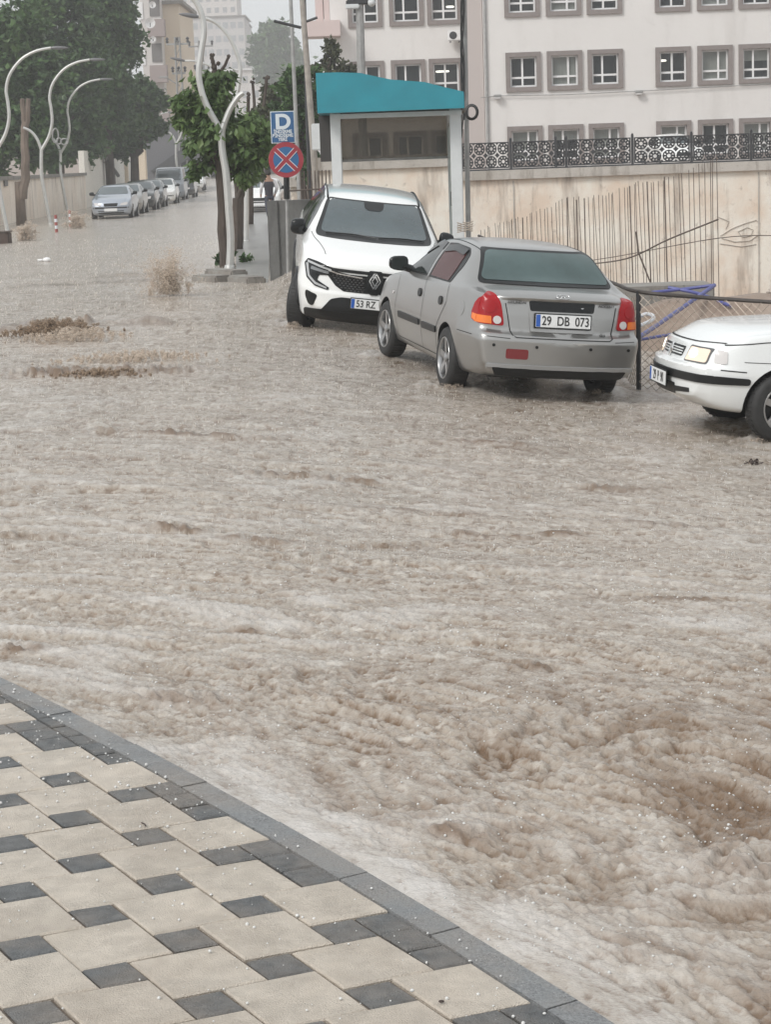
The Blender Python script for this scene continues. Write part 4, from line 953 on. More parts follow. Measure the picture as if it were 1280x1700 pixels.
st = {(0, 1): (0, [(.25, .45), (.3, .15)]), (1, 1): (1, None), (2, 1): (0, None), (3, 1): (0, None), (4, 1): (1, None), (5, 1): (0, None), (0, 2): (0, None), (1, 2): (1, None), (2, 2): (2, None), (3, 2): (0, [(-.35, .3)]), (4, 2): (1, None), (5, 2): (5, None),
      (0, 3): (4, None), (1, 3): (5, None), (2, 3): (4, None), (3, 3): (4, None), (4, 3): (0, None), (5, 3): (4, None)}
for i, x in enumerate(XR):
    for r, (z0, z1) in enumerate(ROWZ):
        if r == 0 and i > 5: continue
        s_, lp = st.get((i, r), ((i * 2 + r) % 3, None)); school_window(SCH, x - SCH.location.x, (z0 + z1) / 2 - SCH.location.z, 0, style=s_, lamp=lp)
for i, x in enumerate(XL):
    for r, (z0, z1) in enumerate(ROWZ):
        lp = {(0, 1): [(.1, .48)], (2, 1): [(-.3, .50), (.30, -.02)], (2, 2): [(.0, .3), (-.25, .3)]}.get((i, r)); school_window(SCH, x - SCH.location.x, (z0 + z1) / 2 - SCH.location.z, YW - 88, style=(0, 2, 0)[i], lamp=lp)
# balcony block at the left end
p0, p1 = P(521, 62, YW - 1), P(548, 35, YW - 1)
b = MB(); b.box(((p0.x + wl_) / 2, YW - .2, (p0.z + p1.z) / 2), (wl_ - p0.x + .9, 2.0, p1.z - p0.z)); b.box((p0.x + .25, YW + .6, 9.8), (.35, .5, 4.6)); b.box((wl_ - .14, YW + .4, 9.8), (.25, .5, 4.6)); rel(b.build('balcony', mat('pink_render', (.60, .50, .48), .8), SCH))
b = MB(); b.box(((p0.x + wl_) / 2, YW + 1.0, 9.5), (wl_ - p0.x - .3, .1, 2.4)); rel(b.build('balcony_door', m_room, SCH))
p = P(755, 60, YW - .4); ac = empty('air_conditioner', p, label='white air conditioner box under the upper left school window', cat='air conditioner')
b = MB(); b.bbox((0, 0, 0), (.62, .35, .45), .03); b.build('casing', m_pvc, ac); b = MB(); b.lathe([(.0001, -.19), (.16, -.19), (.17, -.175)], (-.08, 0, 0), axis='Y', n=18); b.build('fan_grille', m_dark, ac)
b = MB(); b.box((-.2, .08, -.27), (.04, .4, .05)); b.build('bracket', m_dark, ac); b = MB(); b.box((.2, .08, -.27), (.04, .4, .05)); b.build('bracket', m_dark, ac)
for px_, py_, nm in ((826, 160, 'small wall light on the school facade, the left one'), (1061, 153, 'small wall light on the school facade, between the window groups')):
    p = P(px_, py_, 87.85); wlt = empty('wall_light', p, label=nm, cat='wall light', group='wall lights on the school')
    b = MB(); b.bbox((0, 0, 0), (.34, .2, .10), .02); b.build('housing', m_pole, wlt); b = MB(); b.bbox((0, -.02, -.10), (.28, .16, .09), .02); b.build('lens', m_clear, wlt)
b = MB(); b.tube([P(798, 163, 87.9), P(826, 160, 87.9), P(940, 158, 87.9), P(1061, 152, 87.9), P(1280, 140, 87.9), P(1500, 133, 87.9)], .018, 5)
tag(b.build('cable', m_pole), 'thin grey cable strung along the school facade between its lights', 'cable')

# ------------------------------------------------------------------ long retaining wall with its ornamental fence
WY = 58.0
zt, zc = 1.56, 1.30
RW = empty('retaining_wall', (6, WY, -2.9), label='long stained cream retaining wall behind the building site', cat='wall'); RWi = -Vector(RW.location)
b = MB(); b.box((9.6, WY + .5, -.80), (24, .9, 4.2)); o = b.build('wall', m_wallp, RW); o.location = RWi
b = MB(); b.box((9.6, WY + .46, (zt + zc) / 2), (24.2, 1.06, zt - zc)); o = b.build('coping', m_cop, RW); o.location = RWi
for x_ in (P(853, 330, WY).x, P(1260, 330, WY).x):
    b = MB(); b.box((x_, WY + .04, -.8), (.035, .03, 4.1)); o = b.build('joint', m_cop, RW); o.location = RWi
b = MB()   # faded graffiti: an eye
def gp(x, y): return P(x, y, WY + .035)
for pts in ([(1196, 392), (1215, 380), (1235, 372), (1255, 366), (1262, 372)], [(1198, 396), (1220, 402), (1245, 400), (1262, 388)], [(1225, 385), (1240, 378), (1250, 382), (1246, 392), (1232, 394), (1225, 385)], [(1190, 360), (1210, 368), (1205, 380)], [(1196, 405), (1230, 410), (1255, 406)]):
    b.tube([gp(*q) for q in pts], .013, 5)
o = b.build('graffiti', mat('faded_paint', (.52, .48, .43), .9), RW); o.location = RWi
# ornamental laser-cut panels
FN = empty('ornamental_fence', (P(780, 278, WY).x, WY + .3, zt), label='black fence of pierced star-pattern panels along the retaining wall', cat='fence')
fx = [764, 848, 940, 1050, 1148, 1247, 1346]; fX = [P(x, 260, WY + .3).x for x in fx]; fz0, fz1 = zt + .06, zt + .80
pm = {}
for k, (a, c) in enumerate(zip(fX[:-1], fX[1:])):
    b = MB(); x0, x1 = a + .05, c - .05; w_ = x1 - x0
    rect_ring(b, 0, w_, fz0 - zt, fz1 - zt, .035, -.02, .02)
    n = max(3, round(w_ / .36)); cw = w_ / n; chh = (fz1 - fz0) / 2
    for i in range(n):
        for j in range(2):
            cx, cz = (i + .5) * cw, fz0 - zt + (j + .5) * chh
            def rg_(r0, r1, nn=8, ph=0.0):
                vs = []
                for q in range(nn):
                    a_ = 2 * math.pi * q / nn + ph; vs += [(cx + math.cos(a_) * r1 * cw, 0, cz + math.sin(a_) * r1 * chh), (cx + math.cos(a_) * r0 * cw, 0, cz + math.sin(a_) * r0 * chh)]
                b.add(vs, [(2 * q, 2 * ((q + 1) % nn), 2 * ((q + 1) % nn) + 1, 2 * q + 1) for q in range(nn)])
            rg_(.36, .47, 12); rg_(.14, .23, 8, .4)
            for q in range(8):
                a_ = 2 * math.pi * q / 8; u = Vector((math.cos(a_) * cw, 0, math.sin(a_) * chh)); v = Vector((-math.sin(a_) * .028, 0, math.cos(a_) * .028)); c0 = Vector((cx, 0, cz))
                b.add([c0 + u * .2 - v, c0 + u * .40 - v * .8, c0 + u * .40 + v * .8, c0 + u * .2 + v], [(0, 1, 2, 3)])
            for sx in (-1, 1):
                for sz in (-1, 1):
                    q0 = Vector((cx + sx * .5 * cw, 0, cz + sz * .5 * chh)); b.add([q0, q0 + Vector((-sx * .22 * cw, 0, 0)), q0 + Vector((-sx * .10 * cw, 0, -sz * .10 * chh)), q0 + Vector((0, 0, -sz * .22 * chh))], [(0, 1, 2, 3)])
    o = b.build('pierced_panel', m_dark, FN); o.location = (x0 - FN.location.x, 0, 0)
for a in fX + [P(937, 260, WY).x - .22]:
    b = MB(); b.box((0, -.01, .43), (.07, .07, .86)); b.ball((0, -.01, .88), .04, 1); o = b.build('fence_post', m_dark, FN); o.location = (a - FN.location.x, 0, 0)
b = MB(); b.box((0, 0, 0), (fX[-1] - fX[0] + .2, .10, .04)); o = b.build('bottom_rail', m_dark, FN); o.location = ((fX[-1] + fX[0]) / 2 - FN.location.x, 0, .0235)

# wall stub with pale coping behind the kiosk
b_ = empty('plastered_wall', (.2, 42, 0), label='cream plastered wall with grey coping seen through the kiosk', cat='wall')
q0, q1 = P(528, 264, 42), P(752, 264, 42)
b = MB(); b.box(((q0.x + q1.x) / 2 - .2, .15, .75), (q1.x - q0.x, .3, 2.2)); b.build('wall', m_wallp, b_)
b = MB(); b.box(((q0.x + q1.x) / 2 - .2, .13, q0.z - .12), (q1.x - q0.x + .1, .42, .27)); b.build('coping', m_cop, b_)

# ------------------------------------------------------------------ kiosk with teal roof
KY = 31.0
KS = empty('kiosk', (P(660, 400, KY).x, KY + .8, .15), label='open glazed kiosk with curved teal roof behind the white SUV', cat='kiosk'); ki = -Vector(KS.location)
def kq_(mb, n, m, **k): o = mb.build(n, m, KS, **k); o.location = ki; return o
m_teal = mat('teal_fascia', (.015, .235, .30), .35, noise=.10, nscale=2.5, coat=.3)
fas = [(524, 122), (560, 121), (598, 122), (620, 127), (650, 133), (705, 137), (740, 146), (770, 153), (771, 180), (640, 185), (527, 189)]
fp = [(lambda v: (v.x, v.z))(P(x, y, KY - .45)) for x, y in fas]
b = MB(); b.prism(fp, KY - .45, KY + 1.9); kq_(b, 'roof', m_teal)
b = MB(); q = P(552, 191, KY), P(766, 184, KY)
b.prism([(q[0].x, q[0].z), (q[1].x, q[1].z), (q[1].x, q[1].z - .07), (q[0].x, q[0].z - .07)], KY - .1, KY + .02); kq_(b, 'beam', m_alu)
b = MB(); b.prism([(P(552, 0, KY).x, 2.72), (P(768, 0, KY).x, 2.72), (P(768, 0, KY).x, 2.66), (P(552, 0, KY).x, 2.66)], KY + .03, KY + 1.85); kq_(b, 'ceiling', mat('kiosk_ceiling', (.16, .14, .12), .7))
for (xa, xb, yt) in ((552, 569, 300), (749, 768, 300)):
    a, c = P(xa, yt, KY).x, P(xb, yt, KY).x
    b = MB(); b.bbox(((a + c) / 2, KY, 1.36), (c - a, .16, 2.72), .012); kq_(b, 'post', m_alu)
xL, xR = P(560, 300, KY).x, P(758, 300, KY).x
for x_ in (xL, xR):
    b = MB(); b.bbox((x_, KY + 1.8, 1.36), (.12, .12, 2.7), .01); kq_(b, 'post', m_alu)
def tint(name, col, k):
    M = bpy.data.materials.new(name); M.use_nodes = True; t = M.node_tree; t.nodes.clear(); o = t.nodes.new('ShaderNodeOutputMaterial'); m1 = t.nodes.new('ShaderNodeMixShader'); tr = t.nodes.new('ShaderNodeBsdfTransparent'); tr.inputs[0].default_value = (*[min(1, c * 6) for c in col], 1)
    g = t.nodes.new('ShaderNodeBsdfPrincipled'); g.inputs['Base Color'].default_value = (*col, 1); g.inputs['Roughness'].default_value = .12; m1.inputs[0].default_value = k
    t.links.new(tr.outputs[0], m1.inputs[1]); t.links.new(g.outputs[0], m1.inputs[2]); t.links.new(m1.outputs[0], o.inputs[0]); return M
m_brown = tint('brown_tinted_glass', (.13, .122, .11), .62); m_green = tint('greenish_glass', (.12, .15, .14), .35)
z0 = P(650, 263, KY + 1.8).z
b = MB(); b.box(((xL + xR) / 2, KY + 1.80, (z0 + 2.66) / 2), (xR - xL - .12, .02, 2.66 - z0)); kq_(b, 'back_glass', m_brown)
b = MB(); b.box(((xL + xR) / 2, KY + 1.80, z0 - .02), (xR - xL - .12, .05, .04)); kq_(b, 'back_rail', m_pole)
b = MB(); b.box((P(543, 230, KY + 1.5).x, KY + 1.5, 2.35), (.22, .5, .72)); kq_(b, 'side_cabinet', mat('cabinet_dark', (.05, .046, .044), .5))
b = MB()
for y_ in (.55, 1.05, 1.5): b.box((xR - .02, KY + y_, 1.36), (.05, .06, 2.6))
b.box((xR - .02, KY + .95, 2.5), (.05, 1.6, .05)); b.box((xR - .02, KY + .95, .3), (.05, 1.6, .08)); kq_(b, 'sliding_frame', m_alu)
b = MB(); b.box((xR - .02, KY + .95, 1.4), (.012, 1.6, 2.2)); kq_(b, 'side_glass', m_green)
b = MB(); b.box((xR - .06, KY + .55, 1.35), (.03, .03, .22)); kq_(b, 'door_handle', m_dark)

# dark concrete wall left of the kiosk, railings on it
cw0 = Gs(447, 467); CY = cw0.y
cwx0, cwx1 = P(446, 400, CY).x, P(548, 400, CY).x; cz = P(480, 333, CY).z
CW = empty('concrete_wall', ((cwx0 + cwx1) / 2, CY, 0), label='low dark wet concrete wall beside the front of the white SUV', cat='wall')
b = MB(); b.bbox((0, .12, cz / 2 - .2), (cwx1 - cwx0, .24, cz + .4), .012); b.build('wall', m_conc, CW)
b = MB(); b.bbox((-(cwx1 - cwx0) / 2 + .09, -.015, cz / 2 - .2), (.18, .05, cz + .4), .012); b.build('edge_pier', m_conc, CW)
RL = empty('railing', (P(515, 320, CY + .8).x, CY + .8, .3), label='rusty red-brown railing behind the dark concrete wall', cat='railing')
for x_ in range(500, 552, 6):
    q = P(x_, 320, CY + .8).x - RL.location.x; b = MB(); b.cyl((q, 0, 0), (q, 0, 1.55 if x_ % 12 else 1.62), .012 if x_ % 12 else .02, 6); b.build('railing_bar', m_rust, RL)
b = MB(); b.cyl((-.42, 0, 1.22), (.75, 0, 1.25), .016, 6); b.build('top_rail', m_rust, RL)

# ------------------------------------------------------------------ signs
SY = CY - .35
sgn = empty('sign_post', (P(476, 440, SY).x, SY, 0), label='sign post with blue D panel above a round no-stopping disc', cat='sign post'); si = -Vector(sgn.location)
b = MB(); t0, t1 = P(474, 190, SY), P(478, 460, SY); b.cyl(t0 - Vector((0, -.03, 0)), t1 - Vector((0, -.03, .1)), .028, 10); o = b.build('pole', m_pole, sgn, smooth='auto'); o.location = si
b = MB(); b.cyl(P(475.5, 292, SY), P(476, 331, SY), .048, 12); o = b.build('sleeve', m_black, sgn, smooth='auto'); o.location = si
m_sblue = mat('sign_blue', (.035, .115, .26), .35, noise=.1); m_sred = mat('sign_red', (.33, .035, .05), .35, noise=.1); m_swh = mat('sign_white', (.66, .70, .74), .4); m_sbl2 = mat('sign_blue_bright', (.03, .13, .30), .35)
c = P(469.5, 212, SY); px_m = SY / FPX
ds = MB(); ds.bbox((c.x, SY - .02, c.z), (39 * px_m, .012, 51 * px_m), .004); dp = ds.build('direction_panel', m_swh, sgn); dp.location = si
ds = MB(); ds.bbox((c.x, SY - .025, c.z), (36.5 * px_m, .012, 48.5 * px_m), .004); o = ds.build('panel_face', m_sblue, dp)
def sg_text(s, x, y, size, m, sx=1.0, bold=0.0, par=None):
    q = P(x, y, SY - .035); text_mesh('panel_lettering', s, size, m, par, flat_frame(q, Vector((0, -1, 0))), depth=.001, sx=sx, bold=bold)
sg_text('D', 469.5, 204, 33 * px_m, m_swh, 1.05, .012, dp)
for s_, y_ in (('İNDİRME', 219.5), ('BİNDİRME', 226), ('YERİ', 232.5)): sg_text(s_, 469.5, y_, 7.3 * px_m, m_swh, .95, .0026, dp)
c = P(475, 266, SY - .03); R0 = 28.3 * px_m
d = MB(); d.lathe([(.0001, -.012), (R0, -.012), (R0 + .004, .0), (R0, .004), (.0001, .004)], (c.x, SY - .04, c.z), axis='Y', n=40); disc = d.build('no_stopping_disc', m_sred, sgn, smooth='auto'); disc.location = si
d = MB(); d.lathe([(.0001, -.016), (R0 * .74, -.016), (R0 * .74, -.011)], (c.x, SY - .04, c.z), axis='Y', n=40); d.build('disc_centre', m_sbl2, disc)
for sg in (1, -1):
    d = MB(); d.box((c.x, SY - .059, c.z), (R0 * 1.62, .006 + .0004 * sg, .072), ry=R_(45) * sg); d.build('disc_cross', m_sred, disc)
    for e in (1, -1):
        d = MB(); v = Vector((math.cos(R_(45)), 0, -math.sin(R_(45)) * sg)); n = Vector((v.z, 0, -v.x)) * .036 * e
        for k0, k1 in ((-.80, -.10), (.10, .80)):
            a_, c_ = c + v * R0 * k0 + n, c + v * R0 * k1 + n; d.box(((a_.x + c_.x) / 2, SY - .0635, (a_.z + c_.z) / 2), ((c_ - a_).length, .004, .010), ry=R_(45) * sg)
        d.build('cross_edge', m_swh, disc)

# ------------------------------------------------------------------ steel starter bars
tops = [(800, 382), (850, 366), (900, 349), (940, 331), (975, 329), (1000, 326), (1030, 316), (1060, 304), (1100, 299), (1130, 289), (1150, 281), (1175, 270), (1192, 262)]
tx, ty = zip(*tops); rb = random.Random(11)
ub = MB(); ub.cyl((0, 0, 0), (0, 0, 1), 1, 6); proto = None
x = 800.0; k = 0
while x < 1193:
    f = (x - 800) / 392; Yb = 36 - 10 * f
    tp = P(x - (2 if rb.random() < .9 else 6) , np.interp(x, tx, ty) + rb.uniform(-3, 3), Yb); zb = -.42 + .30 * f
    bt = Vector((P(x + 3 + rb.uniform(-2, 2), 480, Yb).x, Yb, zb)); tp.y += rb.uniform(-.1, .1)
    if k == 0: o = ub.build('rebar', m_rust, smooth='auto'); proto = o
    else: o = proto.copy(); COL.objects.link(o)
    o['label'] = 'thin rusty vertical steel starter bar in the row before the cream wall'; o['category'] = 'rebar'; o['group'] = 'starter bars standing on the building site'
    d = tp - bt; r = .0052 if rb.random() < .85 else .010
    Mx = Vector((0, 0, 1)).rotation_difference(d.normalized()).to_matrix().to_4x4() @ Matrix.Diagonal((r, r, d.length, 1)); Mx.translation = bt; o.matrix_world = Mx
    x += (5.0 + 2.2 * f) * rb.choice([.6, .9, 1, 1.1, 1.3]); k += 1
b = MB(); b.tube(crv([P(905, 441, 32), P(960, 440, 31), P(1040, 430, 29.6), P(1110, 398, 27.6), P(1192, 365, 25.8)], 6), .011, 6)
tag(b.build('bent_rebar', m_rust, smooth=True), 'single long bent steel rod lying across the row of starter bars', 'rebar')
b = MB(); b.tube(crv([P(790, 400, 35.8), P(900, 437, 32.2), P(1000, 430, 30), P(1192, 396, 25.8), P(1300, 392, 25)], 6), .006, 5)
tag(b.build('tie_wire', m_rust, smooth=True), 'thin rusty tie wire running along the starter bars', 'wire')
b = MB(); b.tube([P(1056, 385, 28.8), P(1060, 420, 28.8), P(1080, 470, 28.8)], [.014, .014, .012], 6); tag(b.build('bent_rebar', m_rust), 'short steel bar propped slantwise among the starter bars', 'rebar')
# footing, pipes, rubble
c0, c1 = P(1035, 478, 26), P(1178, 479, 26)
b = MB(); b.bbox(((c0.x + c1.x) / 2 - .9, 26.3, c0.z - .45), (c1.x - c0.x + 1.9, .8, .92), .02); tag(b.build('concrete_footing', m_concl), 'grey concrete footing block at the foot of the starter bars', 'concrete block')
m_bpipe = mat('blue_pipe', (.075, .085, .27), .4, noise=.2); m_wpipe = mat('white_pipe', (.55, .57, .60), .4)
for pts, r, m_, lb in (([(1000, 590, 20.5), (1060, 560, 21.5), (1110, 527, 23.5), (1186, 474, 25.2)], .026, m_bpipe, 'long blue plastic pipe rising from the fence to the footing'),
                       ([(1082, 486, 25.4), (1130, 481, 25.4), (1186, 474, 25.3)], .020, m_bpipe, 'blue plastic pipe lying along the top of the footing'),
                       ([(1110, 478, 25.5), (1160, 488, 25.2), (1212, 508, 24.5)], .022, m_bpipe, 'blue plastic pipe sloping down off the footing to the right'),
                       ([(1005, 580, 20.3), (1060, 565, 20.6), (1125, 554, 21)], .016, m_bpipe, 'thin blue pipe low on the ground behind the mesh fence'),
                       ([(1040, 548, 21), (1062, 541, 21.4), (1082, 532, 21.7), (1084, 525, 21.9), (1072, 522, 22), (1048, 532, 22)], .022, m_wpipe, 'white plastic pipe bent into a hook behind the fence post')):
    b = MB(); b.tube(crv([P(*q) for q in pts], 5), r, 8); tag(b.build('plastic_pipe', m_, smooth='auto'), lb, 'pipe', 'pipes on the building site')
b = MB(); rk = random.Random(5); dg = bpy.context.evaluated_depsgraph_get()
gbv = BVHTree.FromObject(bpy.data.objects['ground'], dg)
for _ in range(420):
    x_, y_ = rk.uniform(2.3, 8.2), rk.uniform(19.5, 27.2); h = gbv.ray_cast(Vector((x_, y_, 9)), Vector((0, 0, -1)))
    if not h[0] or x_ < float(pit_edge(y_)) - .6: continue
    s_ = rk.choice([.04, .05, .07, .10, .16]); b.box(h[0] + Vector((0, 0, s_ * .25)), (s_ * rk.uniform(.8, 1.9), s_ * rk.uniform(.7, 1.3), s_ * rk.uniform(.5, .9)), rz=rk.uniform(0, 3), rx=rk.uniform(-.5, .5), ry=rk.uniform(-.5, .5), taper=rk.uniform(.6, 1))
tag(b.build('rubble', mat('rubble_stone', (.24, .17, .13), .85, col2=(.36, .32, .28), nscale=3)), 'broken bricks and stones strewn over the earth mound', 'rubble', kind='stuff')

# ------------------------------------------------------------------ sagging wire-mesh fence
fa = Gs(1060, 647); fat = P(1060, 483, fa.y)
fb_ = P(1296, 503, fa.y - .4); fbb = Vector((fb_.x, fb_.y, fa.z - .12)); fc = P(795, 392, 29.5); fcb = Vector((fc.x, fc.y, .1)); fm = P(1008, 467, fa.y + 1.5); fmb = Vector((fm.x, fm.y, fa.z + .1))
WF = empty('wire_fence', fa, label='sagging chain-link fence with black post between silver sedan and rubble', cat='fence'); wi = -Vector(fa)
def wf(mb, n, m_, **k): o = mb.build(n, m_, WF, **k); o.location = wi; return o
b = MB(); b.tube([fa - Vector((0, 0, .25)), fat], .024, 8); wf(b, 'fence_post', m_dark, smooth='auto')
b = MB(); b.tube([fb_ + Vector((.02, 0, 0)), fbb], .022, 8); wf(b, 'fence_post', m_dark, smooth='auto')
b = MB(); b.tube(crv([fc, fm.lerp(fc, .45) - Vector((0, 0, .05)), fm, fat - Vector((0, 0, .01)), fat.lerp(fb_, .5) - Vector((0, 0, .012)), fb_], 6), .020, 8); wf(b, 'top_rail', mat('tarred_rail', (.06, .05, .045), .6, noise=.3, nscale=12), smooth='auto')
def mesh_panel(A, At, B_, Bt, n, mr, amp=.05, seed=1):
    mb = MB(); L_ = ((B_ - A).length + (Bt - At).length) / 2; H_ = ((At - A).length + (Bt - B_).length) / 2; d = .085
    rm = random.Random(seed)
    def pt(u, v):
        p = A.lerp(B_, u).lerp(At.lerp(Bt, u), v); s_ = math.sin(math.pi * v); return p + Vector((0, -.14 * s_ * (1 + .5 * math.sin(u * 9 + seed)), .012 * math.sin(u * 23)))
    nu = L_ / d; nv = H_ / d
    for sgn_ in (1, -1):
        k = -int(nv) - 1
        while k < nu + nv:
            pts = []
            for t in range(int(nv) + 1):
                u = (k + sgn_ * t) / nu; v = t / nv
                if 0 <= u <= 1 and v <= 1: pts.append(pt(u, v))
            if len(pts) > 1: mb.tube(pts, .0034, 3, False)
            k += 1
    return mb
wf(mesh_panel(fa, fat, fbb, fb_, 0, 0, seed=1), 'wire_mesh', m_wire); wf(mesh_panel(fmb, fm, fa, fat, 0, 0, seed=2), 'wire_mesh', m_wire); wf(mesh_panel(fcb, fc, fmb, fm, 0, 0, seed=3), 'wire_mesh', m_wire)
b = MB()
for k in range(9):
    a_ = [P(772 + 14 * math.sin(t * 1.1 + k), 374 + 3.2 * t - k * .8, 29.3 + .03 * k) for t in range(5)]; b.tube(a_, .007, 4, False)
tag(b.build('wire_tangle', m_wire), 'curled loose end of wire mesh hanging at the right kiosk post', 'wire')
# ================================================================== lamps, poles, trees, far side of the street
def lamp_post(base, pts_stem, pts_long, pts_short, r, label, head=None, Y=None):
    "twin S-curved street lamp; the curves are given in metres (x, z) from its foot"
    o = empty('street_lamp', base, label=label, cat='street lamp', group='S-curved silver street lamps')
    def T(pts, r0, r1, nm):
        c = crv([(x, 0, z) for x, z in pts], 8); b = MB(); b.tube(c, list(np.linspace(r0, r1, len(c))), 10); return b.build(nm, m_lampm, o, smooth='auto')
    T(pts_stem, r * 1.15, r, 'stem'); T(pts_long, r * .95, r * .72, 'long_arm')
    if pts_short: T(pts_short, r * .9, r * .75, 'short_arm')
    if head:
        (x0, z0), (x1, z1) = head; b = MB(); b.smooth = True
        d = Vector((x1 - x0, 0, z1 - z0)); n = 8
        b.tube([Vector((x0, 0, z0)) + d * (k / n) for k in range(n + 1)], [r * q for q in (.5, .75, .9, .95, .9, .8, .7, .55, .2)], 8); b.build('lamp_head', mat('lamp_head_grey', (.13, .13, .135), .4), o, smooth='auto')
    b = MB(); b.lathe([(r * 3.2, 0), (r * 3.2, .02), (r * 1.6, .03), (r * 1.3, .12)], n=12); b.build('base_plate', m_lampm, o)
    return o
def px_lamp(bx, by, Y, stem, long, short, r, label, head=None):
    z0 = float(S(P(bx, by, Y).x, Y)); b = P(bx, by, Y); b.z = z0 - .05
    f = lambda pts: [((P(x, y, Y) - b).x, (P(x, y, Y) - b).z) for x, y in pts]
    s = f(stem); s[0] = (s[0][0], 0)
    return lamp_post(b, s, f(long), f(short) if short else None, r, label, f(head) if head else None)
px_lamp(381, 445, 39.0, [(381, 445), (383, 400), (380, 350), (375, 287), (369, 250), (368, 222)], [(368, 224), (360, 207), (345, 180), (334, 150), (330, 120), (335, 82), (339, 50), (334, 22), (322, 0), (300, -22), (272, -34), (246, -38)],
        [(368, 224), (372, 207), (382, 182), (395, 162), (404, 155)], .070, 'tallest nearest silver street lamp, rising in front of the pollarded tree', head=((246, -38), (196, -42)))
px_lamp(408, 398, 52, [(408, 398), (409, 350), (409, 300), (411, 258), (407, 237)], [(407, 240), (398, 215), (390, 190), (392, 165), (396, 145), (399, 112), (392, 87), (380, 62), (360, 40), (339, 31), (330, 29)],
        [(407, 240), (414, 215), (422, 200)], .062, 'silver street lamp behind the pollarded tree, its foot beside the second trunk', head=((330, 29), (297, 24)))
px_lamp(392, 375, 64, [(392, 375), (394, 320), (394, 280), (396, 245)], [(396, 245), (388, 215), (382, 185), (379, 160), (372, 138), (365, 128), (350, 111), (325, 103), (307, 102)],
        [(396, 245), (402, 228)], .052, 'farther silver street lamp whose arm shows above the pollarded tree crown', head=((307, 102), (282, 97)))
ST = [(0, 0), (-.12, .9), (-.22, 1.9), (-.17, 2.85)]; LG = [(-.17, 2.85), (.14, 3.33), (.30, 3.85), (.30, 4.35), (.27, 4.8), (.43, 5.3), (.85, 5.78), (1.35, 6.03), (1.86, 6.12)]; SH = [(-.17, 2.85), (-.30, 3.25), (-.52, 3.55), (-.80, 3.70)]
for (bx, by, zz, lb, lo) in ((13, 386, 0, 'leftmost silver street lamp at the left picture edge', 0), (84, 373, 0, 'silver street lamp beside the bare trunk, right arm reaching over the wall', 0), (113, 356, 0, 'silver street lamp between bare trunk and parked silver car', 0)):
    lamp_post(G(bx, by) - Vector((0, 0, .05)), ST, LG, SH, .065, lb, head=((1.86, 6.12), (2.45, 6.10)))
for (bx, Y_, z_, lb) in ((211, 138, 0, 'small far lamp rising behind the dark parked cars'), (246, 162, .2, 'small far lamp above the white hatchback'), (269, 185, .6, 'small far lamp above the grey van roof'), (300, 128, .6, 'far silver lamp beside the lattice pole, before the grey slope')):
    p = P(bx, 300, Y_); p.z = z_ - .05; lamp_post(p, ST, LG if bx != 211 else LG, SH, .07, lb, head=((1.86, 6.12), (2.45, 6.10)))
b = MB()
for (cx, cy, rx, ry) in ((92, 226, 5, 12), (98, 235, 4, 5), (107, 236, 6, 5)): b.tube([P(cx + rx * math.cos(a), cy + ry * math.sin(a), 77.4) for a in np.linspace(0, 6.3, 14)], .03, 5, False)
tag(b.build('cable_coil', m_pole), 'thin loops of cable hanging on the silver lamp by the bare trunk', 'cable')

# ------------------------------------------------------------------ poles
def pole(nm, base, top, r0, r1, m_, label, arms=(), cat='utility pole'):
    o = empty(nm, base, label=label, cat=cat); b = MB(); b.tube([Vector((0, 0, -.3)), (top - base) * .5, top - base], [r0, (r0 + r1) / 2, r1], 10); b.build('shaft', m_, o, smooth='auto')
    for (a, c, r) in arms:
        b = MB(); b.tube([a - base, c - base], r, 6); b.build('crossarm', m_dark, o)
    return o
U1 = pole('utility_pole', P(533, 400, 43).xy.to_3d(), P(497, -60, 43), .085, .055, m_polec, 'tall leaning utility pole left of the teal kiosk', [(P(455, 36, 43), P(500, 47, 43), .035), (P(500, 40, 43), P(527, 30, 43), .03)])
U1b = pole('utility_pole', P(516, 400, 44.5).xy.to_3d(), P(503, -60, 44.5), .05, .045, m_dark, 'dark thin pole standing close against the leaning utility pole')
b = MB(); b.bbox((0, 0, 0), (.34, .2, .55), .02); bx_ = b.build('junction_box', m_alu); bx_.location = P(531, 228, 42.5); tag(bx_, 'pale grey junction box fixed on the leaning utility pole', 'junction box')
pole('utility_pole', P(500, 400, 55).xy.to_3d(), P(480, -60, 55), .06, .05, m_pole, 'slim grey pole far behind the D sign, left of the utility pole')
cp = pole('camera_pole', P(606, 400, 43.5).xy.to_3d(), P(597, 2, 43.5), .10, .09, m_pole, 'grey pole carrying a dome camera above the kiosk roof', cat='camera pole')
b = MB(); b.bbox(P(594, 5, 43.5) - cp.location, (.50, .22, .10), .02); b.build('bracket', m_dark, cp)
b = MB(); b.ball(P(617, 7, 43.3) - cp.location + Vector((0, 0, .02)), .085, 2); b.bbox(P(617, 1, 43.3) - cp.location, (.14, .14, .09), .02); b.build('dome_camera', m_alu, cp, smooth='auto')
b = MB(); b.bbox(P(585, 12, 43.4) - cp.location, (.30, .12, .10), .02); b.build('box_camera', m_alu, cp)
kp = pole('utility_pole', P(777, 400, 33.5).xy.to_3d(), P(770, -60, 33.5), .045, .04, m_pole, 'slim pole wrapped in black cables beside the right kiosk post')
b = MB()
for k in range(4): b.tube([P(768 + 3 * math.sin(k + t * .9), -40 + 30 * t, 33.4) for t in range(8 + k)], .012, 4)
for k in range(4): b.tube([P(783 + (11 - k) * math.cos(a), 187 + (13 - k) * math.sin(a), 33.35 - .02 * k) for a in np.linspace(0, 6.4, 18)], .010, 4, False)
tag(b.build('cable_bundle', m_cable), 'black cables running down the slim pole to a hanging coil', 'cable')
